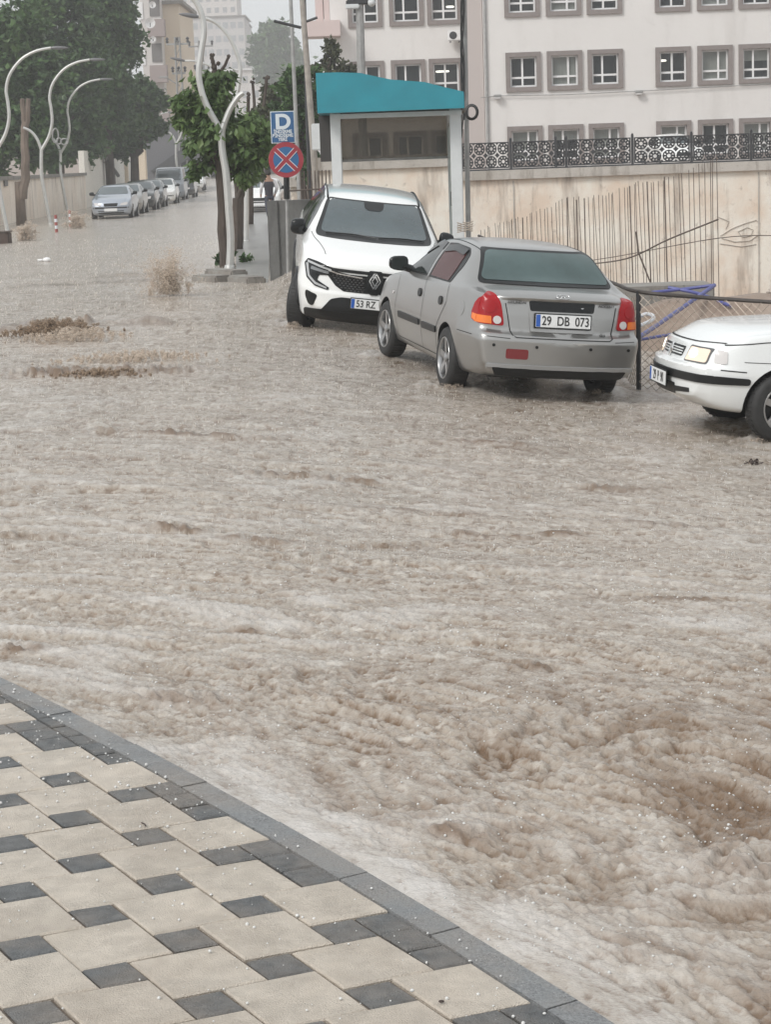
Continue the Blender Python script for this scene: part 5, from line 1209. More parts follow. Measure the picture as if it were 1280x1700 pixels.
for (px_, Y_, ytop, lb, hx) in ((307, 150, 62, 'lattice utility pole with two crossarms before the beige building', 18), (345, 185, 68, 'fainter utility pole with crossarm behind the pollarded tree', 20)):
    base = P(px_, 310, Y_); base.z = .02 * max(0, Y_ - 145); top = P(px_, ytop, Y_)
    o = empty('utility_pole', base, label=lb, cat='utility pole'); h = top.z - base.z; b = MB()
    for sx, sy in ((-1, -1), (1, -1), (1, 1), (-1, 1)): b.tube([(sx * .28, sy * .28, -.5), (sx * .16, sy * .16, h)], .055, 4)
    for k in range(int(h / .7)): z_ = k * .7; w_ = .28 - .12 * z_ / h; b.tube([(-w_, -w_, z_), (w_, -w_, z_ + .7)], .03, 4); b.tube([(w_, -w_, z_), (w_, w_, z_ + .7)], .03, 4)
    b.build('shaft', m_pole, o)
    for zz, hw in ((h - .5, hx * Y_ / FPX), (h - 2.6, hx * .6 * Y_ / FPX)):
        b = MB(); b.box((0, 0, zz), (hw * 2, .14, .14)); b.build('crossarm', m_pole, o)
        for q in (-1, 0, 1): b = MB(); b.lathe([(.05, 0), (.12, .12), (.06, .2), (.14, .3), (.05, .42)], (q * hw * .92, 0, zz + .07), n=8); b.build('insulator', m_dark, o)
    if px_ == 307: b = MB(); b.tube([(0, 0, h - 3.5), (-.9, -.2, h - 2.9)], .04, 5); b.bbox((-1.15, -.25, h - 2.85), (.7, .25, .14), .03); b.build('lamp_head', m_pole, o)

# ------------------------------------------------------------------ trees
def leaf_mat(name, c1, c2, c3, rough=.45):
    M = bpy.data.materials.new(name); M.use_nodes = True; t = M.node_tree; b = t.nodes['Principled BSDF']
    at = t.nodes.new('ShaderNodeAttribute'); at.attribute_name = 'tone'; r = t.nodes.new('ShaderNodeValToRGB'); r.color_ramp.elements[0].color = (*c1, 1); r.color_ramp.elements[1].color = (*c3, 1); e = r.color_ramp.elements.new(.5); e.color = (*c2, 1)
    t.links.new(at.outputs['Fac'], r.inputs[0]); t.links.new(r.outputs[0], b.inputs['Base Color']); b.inputs['Roughness'].default_value = rough; b.inputs['Specular IOR Level'].default_value = .3
    o = t.nodes['Material Output']; tl = t.nodes.new('ShaderNodeBsdfTranslucent'); m1 = t.nodes.new('ShaderNodeMixShader'); m1.inputs[0].default_value = .25; t.links.new(r.outputs[0], tl.inputs[0]); t.links.new(b.outputs[0], m1.inputs[1]); t.links.new(tl.outputs[0], m1.inputs[2]); t.links.new(m1.outputs[0], o.inputs[0]); return M
lf_dark = leaf_mat('dense_foliage', (.028, .058, .022), (.058, .115, .036), (.105, .180, .056))
lf_mul = leaf_mat('mulberry_foliage', (.050, .088, .028), (.095, .155, .048), (.165, .235, .085))
lf_pale = leaf_mat('dull_foliage', (.050, .055, .030), (.075, .085, .045), (.11, .12, .065))
m_bark = mat('bark', (.060, .045, .036), .85, noise=.4, nscale=5, bump=.8, bscale=14, stretch=(1, 1, .3)); m_barkl = mat('pale_bark', (.16, .125, .10), .85, noise=.35, nscale=4, bump=.8, bscale=10, stretch=(1, 1, .3))
def crown(name, blobs, n, size, m_, parent, origin, aspect=1.0, droop=0.0, clump=.28, seed=0):
    "leaf blades gathered in clumps on and through irregular lobes; blobs: (x, y, z, rx, ry, rz)"
    g = np.random.default_rng(seed); wts = np.array([b[3] * b[5] for b in blobs]); wts = wts / wts.sum(); C = []; cr = []
    nc = max(12, n // 45)
    for b, w_ in zip(blobs, wts):
        k = max(4, int(nc * w_)); d = g.normal(size=(k, 3)); d /= np.linalg.norm(d, axis=1)[:, None]; rad = g.uniform(.25, 1.0, k)**.45 * g.uniform(.82, 1.12, k)
        C.append(np.array(b[:3]) + d * rad[:, None] * np.array(b[3:6])); cr.append(np.full(k, min(b[3], b[5]) * clump))
    C = np.concatenate(C); cr = np.concatenate(cr) * g.uniform(.6, 1.3, len(C)); ct = g.uniform(0, 1, len(C))
    idx = g.integers(0, len(C), n); p = C[idx] + g.normal(size=(n, 3)) * cr[idx][:, None] * np.array([.62, .62, .48])
    nrm = g.normal(size=(n, 3)) * .75 + (p - C[idx]) / (cr[idx][:, None] + 1e-6) * .5 + np.array([0, 0, .7]); nrm /= np.linalg.norm(nrm, axis=1)[:, None]
    a = g.normal(size=(n, 3)) + np.array([0, 0, -droop * 2.5]); u = np.cross(nrm, np.cross(a, nrm)); u /= np.linalg.norm(u, axis=1)[:, None] + 1e-9; v = np.cross(nrm, u)
    s = size * g.uniform(.6, 1.35, (n, 1)); p = p - np.array(origin)
    fold = nrm * s * .16
    V = np.stack([p, p + u * s * .55 + v * s * .38 * aspect - fold, p + u * s * 1.15, p + u * s * .55 - v * s * .38 * aspect - fold], 1).reshape(-1, 3)
    F = np.arange(n * 4).reshape(n, 4); o = npmesh(name, V, F, m_, parent)
    at = o.data.attributes.new('tone', 'FLOAT', 'POINT'); tone = np.clip(.55 * ct[idx] + .45 * g.uniform(0, 1, n), 0, 1); at.data.foreach_set('value', np.repeat(tone, 4).astype(np.float32))
    return o
def limbs(mb, base, tip, r0, r1, wob=.06, seed=0, n=7):
    g = random.Random(seed); pts = [base.lerp(tip, k / n) + (Vector((g.uniform(-1, 1), g.uniform(-1, 1), 0)) * wob * (tip - base).length * math.sin(math.pi * k / n)) for k in range(n + 1)]
    mb.tube(pts, list(np.linspace(r0, r1, n + 1)), 8); return pts
def tree(base, blobs, n, size, lm, label, r=.12, bark=None, group=None, seed=0, fork=.55, droop=0., aspect=1., stubs=(), cat='tree', clump=.28, name='leafy_tree'):
    o = empty(name, base, label=label, cat=cat, group=group); B0 = Vector((0, 0, -.3)); cz = min(b[2] for b in blobs) if blobs else 3; top = sum((Vector(b[:3]) for b in blobs), Vector()) / max(1, len(blobs)) - base if blobs else Vector((0, 0, 3))
    f = Vector((top.x * .15, 0, top.z * fork)); b = MB(); limbs(b, B0, f, r, r * .8, .007, seed); g = random.Random(seed); k = 0
    for bl in blobs:
        c = Vector(bl[:3]) - base
        for q in range(3): k += 1; limbs(b, f - Vector((0, 0, .1 * q)), c + Vector((g.uniform(-.6, .6) * bl[3], g.uniform(-.5, .5) * bl[4], g.uniform(-.2, .7) * bl[5])), r * .42, r * .09, .07, seed + k)
    for (a, c, rr_) in stubs:
        limbs(b, a - base, c - base, rr_, rr_ * .75, .05, seed + 50); bm_ = (c - base); k += 1
        for _ in range(3 if rr_ < .1 else 0): b.ball(bm_ + Vector((g.uniform(-1, 1), g.uniform(-1, 1), g.uniform(-1, 1))) * rr_ * 1.3, rr_ * .9, 1)
    b.build('trunk', bark or m_bark, o, smooth='auto')
    if n: crown('crown', blobs, n, size, lm, o, base, aspect, droop, clump, seed)
    return o
def pb(px_, py_, rp, Y, ry=None, kx=1.0):
    c = P(px_, py_, Y); r = rp * Y / FPX; return (c.x, c.y, c.z, r * kx, ry or r, r)
# near pollarded mulberry
YT = 39.6
tb = G(375, 446); tb.z = float(S(tb.x, tb.y)) - .02; tb.y = YT
tree(tb, [pb(370, 200, 48, YT, kx=.8), pb(350, 235, 36, YT), pb(335, 170, 36, YT, kx=.9), pb(310, 175, 22, YT), pb(405, 225, 38, YT), pb(420, 250, 26, YT), pb(362, 140, 26, YT), pb(400, 290, 22, YT), pb(385, 260, 26, YT), pb(432, 215, 20, YT), pb(308, 205, 14, YT), pb(325, 280, 16, YT, kx=.6), pb(335, 245, 22, YT), pb(295, 165, 10, YT), pb(300, 190, 8, YT)], 5200, .150, lf_mul,
     'nearest pollarded tree with bright green drooping leaves behind the tall lamp', r=.15, seed=5, droop=1.5, aspect=.95, clump=.50, fork=.80, name='pollarded_tree',
     stubs=[(P(368, 190, YT), P(356, 108, YT), .055), (P(356, 125, YT), P(352, 95, YT), .045), (P(362, 130, YT), P(380, 95, YT), .035), (P(372, 180, YT), P(378, 128, YT), .045)])
for (bx, Y_, bl, st_, lb, n_, mm, sd) in ((393, 47, [(410, 215, 30), (425, 255, 22), (415, 290, 12)], [(405, 240, 412, 160)], 'second pollarded tree, trunk just right of the nearest one', 1500, lf_mul, 8),
        (403, 56, [(430, 200, 22), (440, 240, 22), (425, 285, 12)], [(420, 230, 419, 135), (425, 230, 443, 130)], 'third pollarded tree with knobbly bare stubs above its leaves', 1100, lf_pale, 9),
        (414, 66, [(452, 150, 22), (462, 185, 28), (440, 170, 14)], [(450, 210, 441, 128)], 'brownish pollarded tree whose crown shows left of the D sign', 1500, lf_pale, 10)):
    base = P(bx, 400, Y_); base.z = -.05
    o = tree(base, [pb(x, y, r_, Y_) for x, y, r_ in bl], n_, .15, mm, lb, r=.14, seed=sd, droop=.7, aspect=1.1, stubs=[(P(a, b_, Y_), P(c, d, Y_), .05) for a, b_, c, d in st_], group='pollarded trees along the right kerb', name='pollarded_tree')
Yk = 58; base = P(505, 400, Yk); base.z = 0
tree(base, [pb(490, 165, 34, Yk), pb(512, 140, 34, Yk), pb(500, 215, 38, Yk), pb(480, 210, 22, Yk), pb(530, 190, 24, Yk), pb(500, 265, 30, Yk)], 6000, .16, lf_dark, 'dark green tree behind the D sign and leaning utility pole', r=.16, seed=21, clump=.26)
Yk = 70; base = P(560, 400, Yk); base.z = 0
tree(base, [pb(535, 105, 14, Yk), pb(560, 95, 15, Yk), pb(575, 115, 15, Yk), pb(545, 75, 9, Yk), pb(585, 120, 9, Yk), pb(550, 125, 18, Yk)], 900, .19, lf_pale, 'sparse small tree against the school wall above the kiosk roof', r=.12, seed=23, clump=.42)
# big trees behind the garden wall on the left
for (bx, Y_, bl, n_, lb, sd) in ((-15, 94, [(15, 60, 62), (-30, 140, 75), (35, 190, 62), (-10, 240, 45), (60, 240, 42), (60, 120, 45)], 13000, 'huge dark green tree filling the upper left corner above the wall', 31),
        (100, 110, [(95, 20, 62), (75, 90, 50), (130, 110, 52), (105, 180, 60), (90, 240, 46), (140, 235, 36)], 14000, 'tall dense green tree rising behind the two left silver lamps', 32),
        (185, 116, [(180, 10, 48), (195, 70, 44), (170, 140, 46), (185, 195, 42), (150, 255, 22)], 11000, 'dense green tree between the lamps and the beige apartment block', 33),
        (225, 121, [(230, 170, 38), (250, 205, 24), (215, 225, 26), (266, 165, 13), (200, 245, 20)], 6500, 'rounded green tree crown overhanging the row of parked cars', 34)):
    base = P(bx, 330, Y_); base.z = 0
    tree(base, [pb(x, y, r_, Y_, ry=r_ * Y_ / FPX * .9) for x, y, r_ in bl], int(n_ * 1.15), .30, lf_dark, lb, r=.30, seed=sd, clump=.26, group=None)
p0 = G(36, 374); o = tree(p0, [], 0, .1, None,  'bare pollarded trunk with two stubs standing before the left wall', r=.215, bark=m_barkl, seed=41, name='bare_trunk', stubs=[(P(40, 220, p0.y), P(37, 165, p0.y), .13), (P(42, 215, p0.y), P(47, 165, p0.y), .12), (P(37, 330, p0.y), P(41, 210, p0.y), .19)])
for (bx, Y_, h1, lb) in ((152, 112, 262, 'slim straight tree trunk before the white wall, the left one'), (170, 120, 250, 'slim forked tree trunk before the white wall, the right one')):
    base = P(bx, 330, Y_); base.z = 0; tree(base, [pb(bx + 8, 235, 16, Y_)], 500, .25, lf_dark, lb, r=.16, bark=m_barkl, seed=bx, fork=.9)
for (px_, py_, r_, Y_, lb, sd) in ((455, 75, 34, 400, 'pale hazy tree far away left of the slim grey pole', 51), (478, 110, 30, 430, 'pale hazy tree far away, low behind the slim grey pole', 52)):
    base = P(px_, 280, Y_); base.z = .018 * (Y_ - 150); tree(base, [pb(px_, py_, r_, Y_), pb(px_ - 12, py_ + 25, r_ * .8, Y_), pb(px_ + 8, py_ + 40, r_, Y_), pb(px_ + 4, py_ - 20, r_ * .6, Y_)], 6000, .95, lf_dark, lb, r=.6, seed=sd, clump=.3)

# ------------------------------------------------------------------ left side: garden wall, white wall, buildings
A_, B_ = P(-90, 300, 68), P(137, 300, 106)
gw = empty('garden_wall', ((A_.x + B_.x) / 2, (A_.y + B_.y) / 2, 0), label='stained cream garden wall with dark coping at the far left', cat='wall')
v = Vector((B_.x - A_.x, B_.y - A_.y, 0)); an = math.atan2(v.y, v.x)
b = MB(); b.box((0, 0, .65), (v.length, .3, 2.1), rz=an); b.build('wall', stained('garden_plaster', (.86, .79, .70), (.80, .71, .61), (.42, .36, .31), .8), gw)
b = MB(); b.box((0, 0, 1.78), (v.length, .5, .15), rz=an); b.build('coping', m_concl, gw)
b = MB(); q = P(9, 302, 80); b.box(q - gw.location + Vector((.1, -.5, 0)), (.8, .05, .35), rz=an); b.build('street_plate', m_conc, gw)
A_, B_ = P(137, 300, 107), P(222, 300, 135)
ww = empty('plain_wall', ((A_.x + B_.x) / 2, (A_.y + B_.y) / 2, 0), label='tall plain white wall with a slanting handrail behind the parked cars', cat='wall'); v = Vector((B_.x - A_.x, B_.y - A_.y, 0)); an = math.atan2(v.y, v.x)
b = MB(); b.box((0, 0, 1.3), (v.length, .3, 3.4), rz=an); b.build('wall', mat('off_white_render', (.74, .71, .65), .8, noise=.06), ww)
b = MB(); b.tube([P(165, 248, 113) - ww.location, P(196, 292, 121) - ww.location], .12, 6); b.build('handrail', m_conc, ww)
def building(label, px0, px1, pyt, Y, depth, m_, z0=0.0, floors=0, cols=0, wcol=None, cat='building', wsz=(1.2, 1.4), roof=None):
    a, c = P(px0, pyt, Y), P(px1, pyt, Y); h = (a.z + c.z) / 2; cx = (a.x + c.x) / 2; w_ = c.x - a.x
    o = empty('apartment_block', (cx, Y + depth / 2, z0), label=label, cat=cat); b = MB(); b.box((0, 0, (h - z0) / 2 - .5), (w_, depth, h - z0 + 1)); b.build('wall', m_, o)
    b = MB(); b.box((0, 0, h - z0 + .15), (w_ + .8, depth + .8, .3)); b.build('roof', roof or m_concl, o)
    for r in range(floors):
        for k in range(cols):
            wb_ = MB(); x = -w_ / 2 + (k + .5) * w_ / cols; z = (h - z0) - 1.9 - r * 3.0
            if z < 1: continue
            wb_.box((x, -depth / 2 - .02, z), (wsz[0], .06, wsz[1])); wb_.build('window', wcol or m_room, o)
    return o
m_beige = mat('beige_render', (.66, .56, .44), .8); m_grey1 = mat('grey_render', (.52, .50, .49), .8); m_mauve = mat('mauve_render', (.30, .25, .24), .8); m_far = mat('pale_render', (.60, .575, .555), .8)
bb = building('beige apartment block with a plain cream gable above the left trees', 262, 297, 8, 185, 14, m_beige, 0, 0, 0)
b2 = building('apartment block wing with balconies and satellite dishes beside the cream gable', 228, 262, -60, 183, 12, m_far, 0, 0, 0)
for k, z in enumerate((6.2, 10.2, 14.2, 18.2)):
    b = MB(); b.box((.55, -6.6, z), (1.5, 1.3, 1.5)); b.build('balcony', m_mauve, b2); b = MB(); b.box((.4, -6.05, z + 1.9), (.9, .1, 1.6)); b.build('window', m_room, b2); b = MB(); b.box((-.9, -6.05, z + 1.6), (.5, .08, 1.5)); b.build('window', m_pvc, b2)
for (x, y, r_, lb) in ((249, 39, 8.5, 'large white satellite dish on the balcony beside the gable'), (253, 9, 5.5, 'small white satellite dish, the topmost on the block'), (254, 66, 5, 'small white satellite dish, the lowest on the block')):
    p = P(x, y, 174.5); d = empty('satellite_dish', p, rot=(R_(10), 0, R_(12)), label=lb, cat='satellite dish', group='satellite dishes'); k = r_ * 174 / FPX
    b = MB(); b.lathe([(.0001, .18 * k), (k * .5, .12 * k), (k, -.08 * k)], axis='Y', n=20); b.build('reflector', m_pvc, d, smooth=True); b = MB(); b.tube([(0, .1, -k), (0, -.5 * k, 0)], .03, 5); b.build('feed_arm', m_dark, d)
building('wide pale grey apartment block fading in the haze behind the lamps', 292, 405, 30, 470, 20, m_grey1, 3, 7, 9, wcol=mat('far_window', (.34, .35, .36), .4))
building('taller hazy block with white roof edge behind the wide pale one', 285, 392, -12, 560, 20, m_far, 4, 5, 8, wcol=MATS['far_window'], roof=m_pvc)
building('small hazy house low between the lamps and the far tree', 345, 432, 118, 420, 14, m_far, 2, 3, 5, wcol=MATS['far_window'], roof=m_pvc)
building('hazy narrow tower block nearly lost in the rain', 388, 412, 42, 640, 16, m_grey1, 5, 6, 2, wcol=MATS['far_window'])
building('low pale house front right of the pollarded trunks', 412, 470, 205, 105, 8, m_far, 0, 1, 2)
bs = empty('grey_slope_building', P(255, 290, 150).xy.to_3d(), label='dark grey wedge-roofed building above the parked cars', cat='building'); bi = -Vector(bs.location)
b = MB(); pts = [(196, 300), (196, 262), (238, 240), (262, 208), (318, 196), (318, 300)]; b.prism([((lambda q: (q.x, q.z))(P(x, y, 150))) for x, y in pts], 150, 160); o = b.build('wall', mat('slate_grey', (.13, .13, .14), .7, noise=.1), bs); o.location = bi
b = MB(); pts = [(250, 285), (316, 238), (316, 262), (276, 290)]; b.prism([((lambda q: (q.x, q.z))(P(x, y, 149.7))) for x, y in pts], 149.5, 149.98); o = b.build('ramp', mat('dark_slate', (.06, .06, .065), .7), bs); o.location = bi
for (px_, Y_, lb) in ((205, 128, 'cream gate pillar behind the row of cars, nearest'), (222, 134, 'cream gate pillar behind the row of cars, middle'), (237, 140, 'cream gate pillar behind the row of cars, farthest')):
    p = P(px_, 300, Y_); b = MB(); b.bbox((0, 0, 2.1), (.65, .5, 4.6), .05); b.bbox((0, 0, 4.45), (.85, .7, .2), .03); o = b.build('gate_pillar', m_beige); o.location = (p.x, p.y, 0); tag(o, lb, 'pillar', 'gate pillars')

# ------------------------------------------------------------------ parked cars up the street
def small_car(name, label, m_, L=4.3, H=1.43, W=1.70, hood=.95, kind='sedan', dark=False):
    root = empty('parked_car', (0, 0, 0), label=label, cat='car', group='cars parked up the left side of the street'); X = lambda s: L / 2 - s; hb = H - 1.43
    w_ = W / 2
    if kind == 'van': rows = [(0, .25, .66, .35, .72, .6, .70, .85, .58, .95, 1.0), (.2, .22, w_ - .04, .32, w_, .6, w_ - .04, .95, .64, 1.05, 1.1), (.7, .2, w_ - .03, .32, w_, .6, w_ - .03, 1.08, .70, 1.18, 1.22), (1.4, .2, w_ - .03, .32, w_, .6, w_ - .03, 1.12, w_ - .2, H - .09, H - .02), (3.0, .2, w_ - .03, .32, w_, .6, w_ - .03, 1.12, w_ - .18, H - .05, H), (L - .15, .2, w_ - .03, .32, w_, .6, w_ - .03, 1.12, w_ - .2, H - .07, H - .02), (L, .3, w_ - .1, .4, w_ - .06, .6, w_ - .1, 1.1, w_ - .3, H - .2, H - .15)]
    else:
        rows = [(0, .25, .66, .32, .72, .5, .68, .66, .52, .70, .72), (.15, .2, w_ - .07, .3, w_ - .02, .5, w_ - .06, .74, .60, .79, .82), (.6, .18, w_ - .05, .3, w_, .55, w_ - .04, .85, .62, .9, .93), (1.15, .18, w_ - .05, .3, w_, .55, w_ - .04, .92, .66, .97, 1.0 + hb), (2.0, .18, w_ - .05, .3, w_, .55, w_ - .04, .95, w_ - .28, H - .07, H - .02), (3.0, .18, w_ - .05, .3, w_, .55, w_ - .04, .97, w_ - .28, H - .08, H - .02)]
        rows += ([(3.65, .2, w_ - .06, .3, w_, .56, w_ - .05, .98, .62, 1.02, 1.05), (L - .1, .25, w_ - .1, .35, w_ - .03, .56, w_ - .1, .95, .58, .98, 1.0), (L, .28, w_ - .14, .38, w_ - .08, .56, w_ - .14, .9, .56, .94, .96)] if kind == 'sedan' else [(L - .35, .2, w_ - .06, .3, w_, .56, w_ - .05, .98, w_ - .3, H - .18, H - .12), (L, .28, w_ - .12, .38, w_ - .06, .56, w_ - .12, .95, w_ - .34, 1.1, 1.12)])
    B = Body(L, rows, front=[(.2, -.08), (.34, 0), (.58, 0), (.64, -.05), (.8, -.08)], rear=[(0, 0), (1, 0)], kf=.22, it=2)
    B.shell('body', m_, root, arches=(X(.85), X(L - .9)), r=.34, W=w_, zc=.30)
    z0 = 1.03 + hb if kind != 'van' else 1.24; wt = w_ - .32 if kind != 'van' else w_ - .24
    B.patch('windscreen', 'front', [(-w_ + .20, z0), (w_ - .20, z0), (wt, H - .11), (-wt, H - .11)], m_glass, root, off=.01, rnd=.05, step=.12)
    B.patch('grille', 'front', [(-.26, .56), (.26, .56), (.30, .68), (-.30, .68)], m_gloss, root, off=.012, rnd=.04, step=.12)
    B.patch('lower_intake', 'front', [(-.60, .27), (.60, .27), (.52, .38), (-.52, .38)], m_black, root, off=.012, step=.12)
    B.patch('bumper_moulding', 'front', [(-.72, .475), (.72, .475), (.72, .525), (-.72, .525)], m_black, root, off=.012, step=.12)
    for sd in (1, -1):
        v = 'left' if sd > 0 else 'right'
        B.patch('headlight', 'front', [(.38 * sd, .58), (.66 * sd, .60), (.68 * sd, .71), (.42 * sd, .68)], m_clear, root, off=.014, rnd=.03, step=.1)
        zt_ = H - .14; B.patch('side_window', v, [(X(1.5), 1.0 if kind != 'van' else 1.17), (X(2.0), zt_ - .04), (X(2.45), zt_), (X(2.45), 1.0 if kind != 'van' else 1.17)], m_sglass, root, off=.01, step=.15)
        B.patch('side_window', v, [(X(2.52), 1.0 if kind != 'van' else 1.17), (X(2.52), zt_), (X(3.1), zt_ - .03), (X(3.3), 1.02 if kind != 'van' else 1.17)], m_sglass, root, off=.01, step=.15)
        p, n = B.at(v, X(1.5), .98 if kind != 'van' else 1.15); mirror(root, p + Vector((0, sd * .02, .08)), sd, m_gloss, (.15, .2, .15))
        for ax in (.85, L - .9): wheel(root, (X(ax), sd * (w_ - .09), .29), .30, .18, sd, 6, rimk=.62)
    p, n = B.at('front', 0, .42); b = MB(); b.box(p + Vector((.03, 0, 0)), (.02, .52, .115)); b.build('number_plate', m_plate, root)
    return root
m_sblu = mat('silver_blue_paint', (.42, .46, .52), .28, metal=.6, coat=.6); m_dgreen = mat('dark_paint', (.020, .024, .026), .2, coat=.7); m_dgrey = mat('dark_grey_paint', (.055, .06, .065), .22, coat=.7); m_vgrey = mat('van_grey_paint', (.26, .28, .31), .3, coat=.5)
CAR1 = small_car('c', 'silver-blue sedan, first of the cars parked up the left side', m_sblu, W=1.68)
def put(o, px_, Y_, z_=0.0, yaw=-90 + 2): p = P(px_, 330, Y_); o.location = (p.x, p.y, z_ - .06); o.rotation_euler = (0, 0, R_(yaw))
put(CAR1, 191, 84)
def dupe(src, label, body_m):
    c = copy_tree(src); c['label'] = label
    for ch in c.children:
        if ch.name.startswith('body'): ch.data = ch.data.copy(); ch.data.materials[0] = body_m
    return c
put(dupe(CAR1, 'silver sedan parked close behind the first silver-blue one', m_silver), 211, 91)
C3 = small_car('c', 'black hatchback, third in the row of cars up the street', m_dgreen, L=4.0, H=1.48, W=1.72, kind='hatch'); put(C3, 232, 97.5)
put(dupe(C3, 'dark grey hatchback between the black car and the white one', m_dgrey), 248, 104)
put(dupe(C3, 'white hatchback parked in front of the grey van', m_white), 270, 112)
VAN = small_car('c', 'tall grey minibus towering behind the white hatchback', m_vgrey, L=4.9, H=2.05, W=1.92, kind='van'); put(VAN, 284, 124)
put(dupe(VAN, 'dark van half hidden beside the grey minibus', m_dgrey), 302, 132, 0)
put(dupe(CAR1, 'white sedan at the far top end of the parked row', m_white), 323, 150, .25)
put(dupe(C3, 'dark car crossing at the very top of the street', m_dgrey), 341, 190, .9, yaw=-160)
put(dupe(C3, 'white car glimpsed behind the pollarded trunks and the person', m_white), 437, 84, .0, yaw=-92)
c_ = dupe(CAR1, 'white car parked by the school behind the ornamental fence', m_white); c_['group'] = ''; put(c_, 1116, 78, 1.22, yaw=-85); del c_['group']

# ------------------------------------------------------------------ small things
m_bred = mat('bollard_red', (.30, .07, .06), .5)
for (bx, by, lb) in ((94, 386, 'red and white striped bollard, the nearer left one'), (117, 376, 'red and white striped bollard beside the brown splash')):
    o = empty('bollard', G(bx, by), label=lb, cat='bollard', group='striped bollards on the left kerb')
    for k in range(5):
        b = MB(); b.lathe([(.05, .11 * k), (.05, .11 * k + .108)], n=12)
        if k == 4: b.ball((0, 0, .55), .048, 1, (1, 1, .5))
        b.build('white_band' if k % 2 else 'red_band', m_swh if k % 2 else m_bred, o, smooth='auto')
o = empty('planter_box', G(2, 405) , label='dark brown box standing in the water at the left edge', cat='planter'); b = MB(); b.bbox((-.1, 0, .12), (.75, .5, .42), .03); b.build('box', mat('brown_box', (.07, .045, .035), .7, noise=.3), o); b = MB(); b.bbox((-.1, 0, .34), (.80, .55, .04), .01); b.build('rim', m_rust, o)
p = G(78, 435); b = MB(); b.ball((p.x, p.y, .04), .075, 3, (1.2, 1, .8)); b.box((p.x - .12, p.y, .04), (.16, .1, .05), rz=.4); tag(b.build('plastic_bag', m_pvc, smooth=True), 'small white plastic bag drifting on the water at left', 'plastic bag')
# kerb pieces and wet footway strip under the pollarded trees
b = MB(); pts = [(445, 470), (392, 464), (392, 420), (402, 360), (412, 322), (432, 318), (452, 330), (449, 372)]
ws = [G(x, y, .05) for x, y in pts]; ws.append
b.prism([(q.x, q.y) for q in ws], -.3, .045, axis='Z'); b.build('footway_strip', mat('wet_footway', (.24, .235, .225), .3, noise=.15, nscale=2, bump=.3, bscale=6))['kind'] = 'structure'
for (x0, y0, x1, y1, lb) in ((330, 461, 372, 463, 'flat broken kerb stone lying at the foot of the tall lamp'), (352, 449, 398, 452, 'kerb stone edging the pollarded tree pit'), (392, 462, 426, 466, 'kerb stone lying right of the tall lamp foot')):
    a, c = G(x0, y0, .1), G(x1, y1, .1); v = c - a; z_ = float(S(a.x, a.y)); b = MB(); b.bbox((0, 0, 0), (v.length, .34, .20), .03, rz=math.atan2(v.y, v.x)); o = b.build('kerb_stone', m_concl); o.location = ((a.x + c.x) / 2, (a.y + c.y) / 2, z_ + .01); tag(o, lb, 'kerb stone', 'loose kerb stones by the trees')
# weeds at the tree foot
c0 = G(388, 440); crown_o = crown('weeds', [(c0.x, c0.y, .12, .35, .2, .14), (c0.x - .3, c0.y, .1, .15, .15, .08)], 240, .09, lf_dark, None, (0, 0, 0), seed=3); tag(crown_o, 'low green weeds round the foot of the nearest tree', 'weeds', kind='stuff')
# debris and spray
m_spray = mat('muddy_spray', (.50, .40, .31), .4); m_dk = mat('dark_debris', (.05, .035, .03), .7)
p = Gs(1253, 772); b = MB(); g_ = random.Random(2)
for _ in range(26): q = Vector((g_.gauss(0, .022), g_.gauss(0, .015), abs(g_.gauss(0, .014)))); b.box(p + q + Vector((0, 0, .01)), (.022, .012, .006), rz=g_.uniform(0, 3), ry=g_.uniform(-1, 1), rx=g_.uniform(-1, 1))
tag(b.build('debris_clump', m_dk), 'small dark tuft of debris on the water near the white car wheel', 'debris')
def spray(px_, py_, wx, h, n, m_, label, seed, dens=.02, jets=30, lean=0.0):
    "drops flung up along many short ballistic jets"
    g = np.random.default_rng(seed); p = Gs(px_, py_); sc = p.y / FPX; W_, H_ = wx * sc, h * sc
    bx = g.normal(0, .45, jets) * W_; by = g.normal(0, .30, jets) * min(W_, .8); top = H_ * g.uniform(.25, 1.0, jets) * np.exp(-(bx / W_)**2 * .8); dr = g.normal(lean, .35, jets) * top * 1.1; dy = g.normal(0, .4, jets) * top
    k = g.integers(0, jets, n); t = g.random(n) * .95 + .02; z = 4 * top[k] * t * (1 - t); spr = .05 + .14 * t
    x = bx[k] + dr[k] * t * 1.5 + g.normal(0, 1, n) * spr * top[k] * .8; y = by[k] + dy[k] * t + g.normal(0, 1, n) * spr * top[k]; z = np.maximum(z + g.normal(0, 1, n) * spr * top[k] * .5, -.01)
    r = dens * g.uniform(.15, 1.0, n)**1.6
    bm = bmesh.new(); bmesh.ops.create_icosphere(bm, subdivisions=1, radius=1); bv = np.array([v.co[:] for v in bm.verts]); bf = np.array([[v.index for v in q.verts] for q in bm.faces]); bm.free()
    pts = np.stack([p.x + x, p.y + y, p.z + z], 1); st = g.uniform(.6, 2.2, (n, 1, 3)); V = (bv[None] * st * r[:, None, None] + pts[:, None]).reshape(-1, 3); F = (bf[None] + (np.arange(n) * len(bv))[:, None, None]).reshape(-1, 3)
    o = npmesh('water_spray', V, F, m_, smooth=True); return tag(o, label, 'water spray', kind='stuff')
def veil(name, col, k):
    M = bpy.data.materials.new(name); M.use_nodes = True; t = M.node_tree; b = t.nodes['Principled BSDF']; b.inputs['Base Color'].default_value = (*col, 1); b.inputs['Roughness'].default_value = .25; b.inputs['Alpha'].default_value = k; return M
m_spray = veil('muddy_spray_light', (.62, .53, .44), .24); m_sdk = veil('muddy_spray_brown', (.34, .25, .175), .42)
spray(284, 492, 30, 78, 12000, m_spray, 'upright plume of muddy spray bubbling over a drain', 1, .0105, 70)
